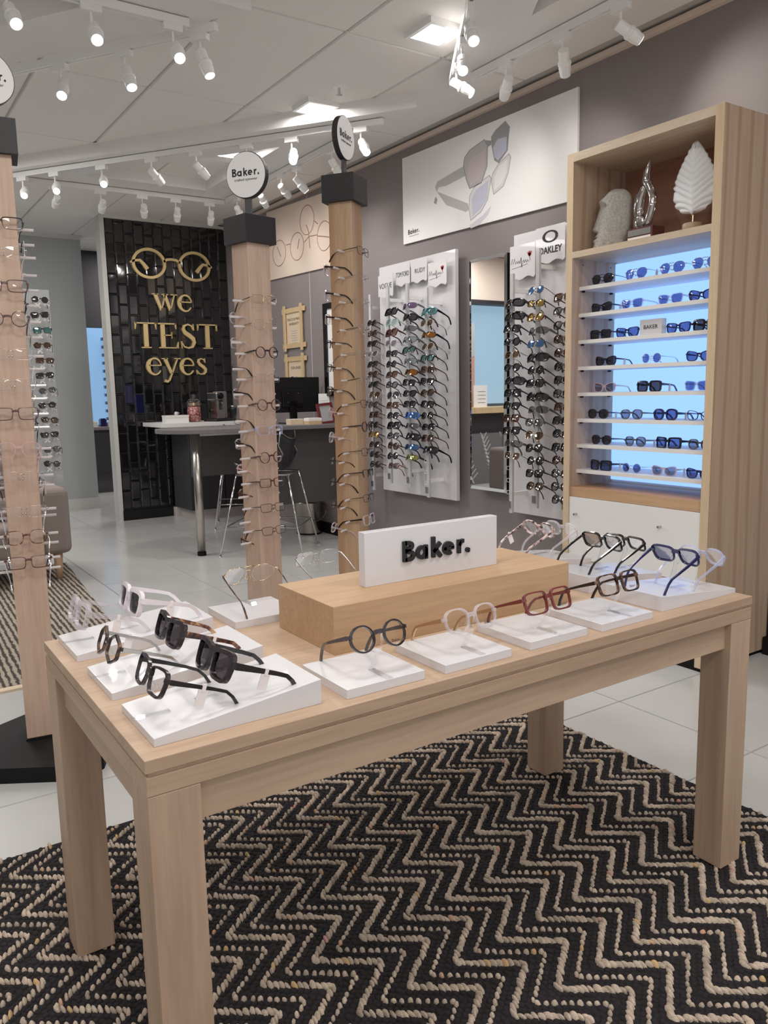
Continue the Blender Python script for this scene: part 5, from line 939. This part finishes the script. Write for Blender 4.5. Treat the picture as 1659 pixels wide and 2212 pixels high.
# things on the counter
t = thing('candy_jar', 'glass jar of red sweets beside the coffee machine', 'jar', (3.02, 8.05, 1.025))
MB().lathe([(.05, 0), (.066, .02), (.07, .09), (.064, .15), (.05, .165)], 24).build('sweets', 'candy', t, True); MB().lathe([(.053, -.0), (.07, .02), (.074, .10), (.068, .165), (.06, .18), (.068, .188), (.068, .2)], 24).build('glass', 'glass', t, True)
MB().lathe([(.07, .2), (.07, .212), (.05, .235), (.02, .24), (.014, .25), (.022, .268), (.012, .285)], 24).build('lid', 'glass', t, True); MB().lathe([(.0745, .17), (.0745, .198)], 24).build('band', 'gold', t)
t = thing('coffee_machine', 'small silver and grey capsule coffee machine on the counter', 'coffee machine', (3.25, 8.0, 1.025), (0, 0, R(14)))
MB().box(-.10, .10, -.13, .10, 0, .03).build('drip_base', 'cap_dark', t, bev=.003); MB().box(-.065, .03, -.10, .02, .03, .12).box(-.065, -.04, -.10, .02, .12, .22).build('front', 'silver', t, bev=.004); MB().box(-.065, .03, -.1, .08, .22, .30).build('head', 'silver', t, bev=.012)
MB().box(.03, .095, -.06, .10, .03, .31).build('water_tank', 'desk_grey', t, bev=.01); MB().lathe([(.03, 0), (.034, .01), (.02, .016)], 18).build('dial', 'black_gloss', t).matrix_basis = Matrix(((1, 0, 0, -.018), (0, 0, -1, -.10), (0, 1, 0, .262), (0, 0, 0, 1)))
MB().tube([(-.018, -.1, .2), (-.018, -.125, .195), (-.018, -.125, .185)], .008, 8).build('spout', 'chrome', t)
t = thing('mug', 'dark travel mug with pale lid next to the coffee machine', 'mug', (3.43, 8.0, 1.025)); MB().lathe([(.035, 0), (.042, .12), (.042, .14)], 20).build('body', 'stool_shell', t, True); MB().lathe([(.045, .14), (.045, .158), (.02, .165)], 20).build('lid', 'steel', t, True)
t = thing('white_carton', 'flat white carton lying on the counter end', 'box', (2.80, 8.0, 1.025)); MB().box(-.12, .12, -.06, .06, 0, .075).build('body', 'paper', t, bev=.002); MB().box(-.115, .115, -.0605, -.0600, .05, .052).build('label', 'print_grey', t); MB().box(-.122, .122, -.062, .062, .062, .077).build('lid', 'paper', t)
t = thing('white_ornament', 'tiny white ornament on top of the flat carton', 'ornament', (2.81, 8.0, 1.102)); MB().lathe([(.012, 0), (.02, .01), (.018, .028), (.01, .036)], 14).build('body', 'gloss_white', t, True); MB().tube([(.016, 0, .01), (.03, 0, .016), (.026, 0, .028), (.014, 0, .03)], .003, 6).build('handle', 'gloss_white', t)
# monitor and desk items
t = thing('monitor', 'black computer monitor seen from behind on the desk', 'monitor', (3.33, 6.44, 1.03), (0, 0, R(-3)))
MB().box(-.235, .27, -.012, .02, .10, .41).build('panel', 'black_metal', t, bev=.004); MB().box(-.1, .1, -.03, -.012, .15, .3).build('rear_housing', 'black_gloss', t, bev=.004); MB().box(-.035, .035, -.03, -.012, .012, .2).build('stand', 'black_gloss', t); MB().box(-.11, .11, -.09, .07, 0, .012).build('foot', 'black_gloss', t, bev=.003)
for a, b in ((-.05, .27), (.05, .27), (-.05, .19)): MB().lathe([(.004, 0), (.004, .002)], 8).build('screw', 'silver', t).matrix_basis = Matrix(((1, 0, 0, a), (0, 0, -1, -.03), (0, 1, 0, b), (0, 0, 0, 1)))
t = thing('picture_frame', 'dark red photo frame leaning back on the desk', 'picture frame', (3.52, 6.14, 1.03), (R(-12), R(-4), R(8)))
for bx in ((-.085, .085, 0, .02), (-.085, .085, .16, .18), (-.085, -.063, .02, .16), (.063, .085, .02, .16)): MB().box(bx[0], bx[1], -.012, .006, bx[2], bx[3]).build('frame_bar', 'frame_red', t)
MB().box(-.063, .063, -.004, .004, .02, .16).build('photo', 'wall_light', t); MB().obox((0, .045, .07), (.012, 0, 0), (0, .03, -.06), (0, .002, .001)).build('strut', 'frame_red', t)
for k, (x, y, h0, h, mt, lb) in enumerate([(3.36, 6.12, 1.03, .03, 'slat', 'pale wooden tray under the leaflets on the desk'), (3.36, 6.12, 1.06, .022, 'paper', 'stack of white leaflets in the desk tray'), (3.24, 6.22, 1.03, .045, 'kraft', 'low card box of cards on the desk')]):
    t = thing('desk_item', lb, ['tray', 'leaflets', 'card box'][k], (x, y, h0)); t.name = ['desk_tray', 'leaflet_stack', 'card_box'][k]
    MB().box(-.065, .065, -.045, .045, 0, h).build('body', mt, t); MB().box(-.06, .06, -.042, .042, h, h+.003).build('top_sheet', 'paper', t)
t = thing('brochure_holder', 'clear holder with printed brochures by the photo frame', 'brochure holder', (3.61, 6.35, 1.03), (0, 0, R(-40)))
MB().box(-.055, .055, -.012, -.009, 0, .13).box(-.055, .055, .01, .012, 0, .24).box(-.055, .055, -.012, .012, 0, .004).build('holder', 'acrylic', t); br_ = MB().box(-.05, .05, -.006, .006, .004, .26).build('brochure', 'paper', t)
for k in range(9): MB().box(-.04, .04, -.0066, -.006, .05+k*.018, .054+k*.018).build('print_line', 'print_grey', br_)
# wooden wall frames
def slat_frame(label, y0, y1, z0, z1, title, swatch):
    x = WX-.004; c = (x, (y0+y1)/2, z0); t = thing('wall_picture', label, 'picture frame', c, group='crossed slat wooden frames'); w = .045
    for z in (z0+.05, z1-.05): MB(c).box(x-.018, x-.006, y0, y1, z-w/2, z+w/2).build('slat', 'slat_y', t, bev=.002)
    for y in (y0+.06, y1-.06): MB(c).box(x-.028, x-.018, y-w/2, y+w/2, z0, z1).build('slat', 'slat', t, bev=.002)
    sh = MB(c).box(x-.008, x, y0+.06, y1-.06, z0+.05, z1-.05).build('paper_sheet', 'kraft', t)
    for k, ln in enumerate(title):
        o = put('lettering', text_mesh(ln, .036, .0003, 'ink'), sh); facing(o, (-.0085, 0, (z1-z0)-.135-k*.042), 180)
    if swatch:
        for k, mt in enumerate(('ink_black', 'print_blue', 'print_grey', 'gold_paint')): MB(c).box(x-.0095, x-.008, (y0+y1)/2+.06-k*.045, (y0+y1)/2+.10-k*.045, z0+.09, z0+.13).build('swatch', mt, sh)
    else:
        for k in range(6): MB(c).box(x-.0095, x-.008, (y0+y1)/2-.06, (y0+y1)/2+.06, z1-.245-k*.022, z1-.24-k*.022).build('print_line', 'print_grey', sh)
wood('slat_y', (222, 196, 156), (206, 178, 136), 'y', scale=8)
slat_frame('upper pale wooden slat frame above the monitor', 6.705, 7.165, 1.70, 2.13, ('PEACE OF MIND', 'WARRANTY'), False); slat_frame('lower pale wooden slat frame behind the monitor', 6.70, 7.155, 1.33, 1.675, ('OUR LENSES',), True)
t = thing('wall_notice', 'black framed white notice on the wall beside the right post', 'picture frame', (WX-.004, 6.18, 1.27)); c = (WX-.004, 6.18, 1.27); x = WX-.004
MB(c).box(x-.02, x, 5.96, 6.36, 1.27, 1.31).box(x-.02, x, 5.96, 6.36, 2.03, 2.08).box(x-.02, x, 6.30, 6.36, 1.31, 2.03).box(x-.02, x, 5.96, 6.0, 1.31, 2.03).build('frame', 'black_gloss', t); MB(c).box(x-.008, x, 6.0, 6.30, 1.31, 2.03).build('notice', 'paper', t)
# bin
t = thing('waste_bin', 'brushed steel waste bin under the desk', 'bin', (3.505, 6.52, 0)); MB().lathe([(.112, 0), (.115, .01), (.125, .29), (.128, .30)], 28).build('body', 'steel', t, True); MB().lathe([(.118, -.0), (.118, .014)], 28).build('base_ring', 'black_metal', t)
MB().tube([(.11*math.cos(a), -.13, .22-.09*math.sin(a)) for a in [PI*k/10 for k in range(11)]], .003, 6).build('handle', 'chrome', t)
# stools
def stool(label, feet, seat, zt, rz):
    cx, cy = seat; t = thing('bar_stool', label, 'stool', (cx, cy, 0), group='stools at the desk'); o = (cx, cy, 0)
    tops = [(cx+(f[0]-cx)*.62, cy+(f[1]-cy)*.62, zt) for f in feet]
    for f, tp in zip(feet, tops): MB(o).tube([(f[0], f[1], .006), tp], .0085, 8).lathe([(.014, 0), (.014, .008)], 10, (f[0], f[1], 0)).build('leg', 'chrome', t, True)
    MB(o).tube([tops[0], tops[1], tops[2], tops[3]], .0085, 8, True).build('seat_ring', 'chrome', t, True)
    fr = [(a[0]+(b[0]-a[0])*.36, a[1]+(b[1]-a[1])*.36, .24) for a, b in zip(feet, tops)]
    MB(o).tube(fr, .006, 8, True).build('foot_rest', 'chrome', t, True)
    # bucket shell
    a = R(rz); u = Vector((math.cos(a), math.sin(a), 0)); w = Vector((-u.y, u.x, 0)); vs = []; nu, nv = 14, 15
    prof = [(-.21, .02), (-.17, .0), (-.08, -.005), (.02, .0), (.10, .008), (.165, .03), (.195, .085), (.21, .15), (.22, .215), (.228, .265)]
    m = len(prof)
    for (d, h) in prof:
        for j in range(nv):
            v = -1+2*j/(nv-1); up = .07*abs(v)**2.5; wd_ = .225-.05*max(0, h-.05)
            vs.append(Vector((cx, cy, zt+.012))+u*(d-.05*abs(v)**2*(h > .1))+w*(v*wd_)+Vector((0, 0, h+up)))
    sh = MB(o).add(vs, [(i*nv+j, i*nv+j+1, (i+1)*nv+j+1, (i+1)*nv+j) for i in range(m-1) for j in range(nv-1)]).build('seat_shell', 'stool_shell', t, True); md = sh.modifiers.new('s', 'SOLIDIFY'); md.thickness = .006
    ed = [vs[i*nv] for i in range(m)]+[vs[(m-1)*nv+j] for j in range(nv)]+[vs[i*nv+nv-1] for i in range(m-1, -1, -1)]
    MB(o).tube(ed, .005, 6).build('shell_edge', 'silver', t, True)
stool('chrome bar stool with dark shell in front of the desk', [(2.40, 5.99), (2.91, 5.53), (3.30, 5.98), (2.80, 6.44)], (2.85, 5.985), .655, -42)
stool('chrome bar stool with dark shell behind the desk', [(2.88, 7.28), (3.36, 7.0), (3.56, 7.46), (3.1, 7.74)], (3.22, 7.37), .655, 50)
# ================================================================ left side: sofa, far display board, mirror-side unit
t = thing('sofa', 'grey upholstered sofa with wooden legs behind the left post', 'sofa', (.45, 6.2, .012)); o_ = (.45, 6.2, .012)
MB(o_).box(-.35, 1.06, 5.86, 6.5, .2, .44).build('seat', 'sofa', t, bev=.04, seg=4); MB(o_).box(-.35, 1.06, 6.45, 6.68, .3, .86).build('backrest', 'sofa', t, bev=.05, seg=4)
for (a, b) in ((1.05, 1.262), (-.55, -.34)): MB(o_).box(a, b, 5.9, 6.66, .2, .672).build('arm', 'sofa', t, bev=.05, seg=4)
for (x, y) in ((1.17, 5.98), (-.45, 5.98), (1.17, 6.58), (-.45, 6.58)): MB(o_).lathe([(.022, .0), (.034, .19)], 12, (x, y, .012)).build('leg', 'sofa_leg', t, True)
t = thing('sofa_cushion', 'grey cushion lying against the sofa arm', 'cushion', (.9, 6.2, .46), (R(-12), R(8), 0)); MB().box(-.16, .07, -.1, .1, -.005, .13).build('cover', 'sofa', t, bev=.045, seg=4)
fb = 8.2
t = thing('hook_board', 'tall pale display board with white hooks behind the sofa', 'display board', (1.6, fb, 0)); o_ = (1.6, fb, 0)
MB(o_).box(1.42, 1.715, fb, fb+.03, .48, 2.31).build('panel', 'wall_light', t, bev=.003); MB(o_).box(1.58, 1.64, fb+.03, fb+.09, 0, 2.2).build('upright', 'white_metal', t)
xh_ = MB().obox((0, 0, 0), (.022, 0, .022), (0, .002, 0), (-.003, 0, .003)).obox((0, 0, 0), (-.022, 0, .022), (0, .002, 0), (.003, 0, .003)).tube([(0, 0, 0), (0, .12, 0)], .003, 6).mesh('hook', 'white_metal')
ks = ['bround', 'bway', 'teal', 'havana', 'brownsq', 'bsq', 'greysun', 'bpanto', 'havana', 'bway', 'grad', 'bround']
for i in range(12):
    z = 2.2-i*.138; xx = 1.60-.012*(i % 2)
    put('hook', xh_, t, (xx-1.6+.06, -.13, z-.03)); put('hook', xh_, t, (xx-1.6-.02, -.13, z-.05))
    glasses(f"{G[ks[i]][0]} sunglasses, {ordt(i, 12)}, on the narrow hook board", (xx, fb-.15, z), (R(-8), R(random.uniform(-6, 6)), R(random.uniform(-22, -8))), ks[i], 'sunglasses on the hook board', 1.2)
# unit that shows in the mirror (outside the picture's left edge)
t = thing('lit_display_unit', 'tall display unit with pale blue lit panel seen in the mirror', 'display unit', (-.5, 8.75, 0)); o_ = (-.5, 8.75, 0); y = 8.6
MB(o_).box(-1.6, .55, y, y+.3, 2.52, CZ-.01).build('header', 'poster_warm', t); MB(o_).box(-1.6, .55, y-.01, y+.3, 2.47, 2.52).build('header_trim', 'cap_dark', t); MB(o_).box(-1.6, .55, y+.2, y+.25, 1.1, 2.47).build('lit_panel', 'lit_soft', t) if 'lit_soft' in M else None
emit('lit_soft', (.42, .62, .78), .75)
MB(o_).box(-1.6, .55, y+.2, y+.25, 1.1, 2.47).build('lit_panel', 'lit_soft', t); MB(o_).box(-1.62, .57, y-.25, y+.3, .98, 1.06).build('counter', 'slat_x' if 'slat_x' in M else 'slat', t); MB(o_).box(-1.6, .55, y-.1, y+.3, .70, .98).build('dark_front', 'wall_dark', t)
lf = MB(o_).box(-1.6, .55, y-.16, y+.3, 0, .70).build('leaf_front', 'desk_grey', t)
for (bx, dirx) in ((-1.3, .3), (-.9, .36), (-.45, .25), (-.05, .33), (.3, .2)):
    B = MB(o_); p0 = (bx, .02); p1 = (bx+dirx, .68); B.stroke([p0, ((p0[0]+p1[0])/2+.03, .36), p1], .012, y-.164, y-.16)
    for k in range(1, 12):
        u = k/12; xx = p0[0]+dirx*u; zz = .02+.66*u
        for s in (-1, 1): B.stroke([(xx, zz), (xx+s*.10*(1-u*.5), zz+.09)], .006, y-.164, y-.16)
    B.build('leaf_print', 'paper', lf)
t = thing('counter_card', 'standing white card with dark lettering on the lit unit', 'sign', (-.22, y-.1, 1.06)); MB().box(-.12, .12, -.004, .004, 0, .3).build('card', 'paper', t); 
for k in range(4): MB().box(-.09, .05, -.0046, -.004, .06+k*.05, .066+k*.05).build('print_line', 'ink', t)
t = thing('arm_poster', 'tall poster of a bare arm on the lit unit', 'poster', (-.02, y+.05, 1.06)); MB().prism([(-.22, 0), (.10, 0), (.06, .3), (-.02, .55), (-.03, .85), (-.10, 1.05), (-.22, 1.1)], -.006, .006, 'y').build('figure', 'skin', t) if 'skin' in M else None
pr('skin', (196, 150, 132), .6)
MB().prism([(-.22, 0), (.10, 0), (.06, .3), (-.02, .55), (-.03, .85), (-.10, 1.05), (-.22, 1.1)], -.006, .006, 'y').build('figure', 'skin', t); MB().prism([(-.22, .7), (-.03, .66), (-.06, .92), (-.14, 1.12), (-.22, 1.16)], -.009, -.006, 'y').build('sleeve', 'print_grey', t)
# ---------------------------------------------------------------- done
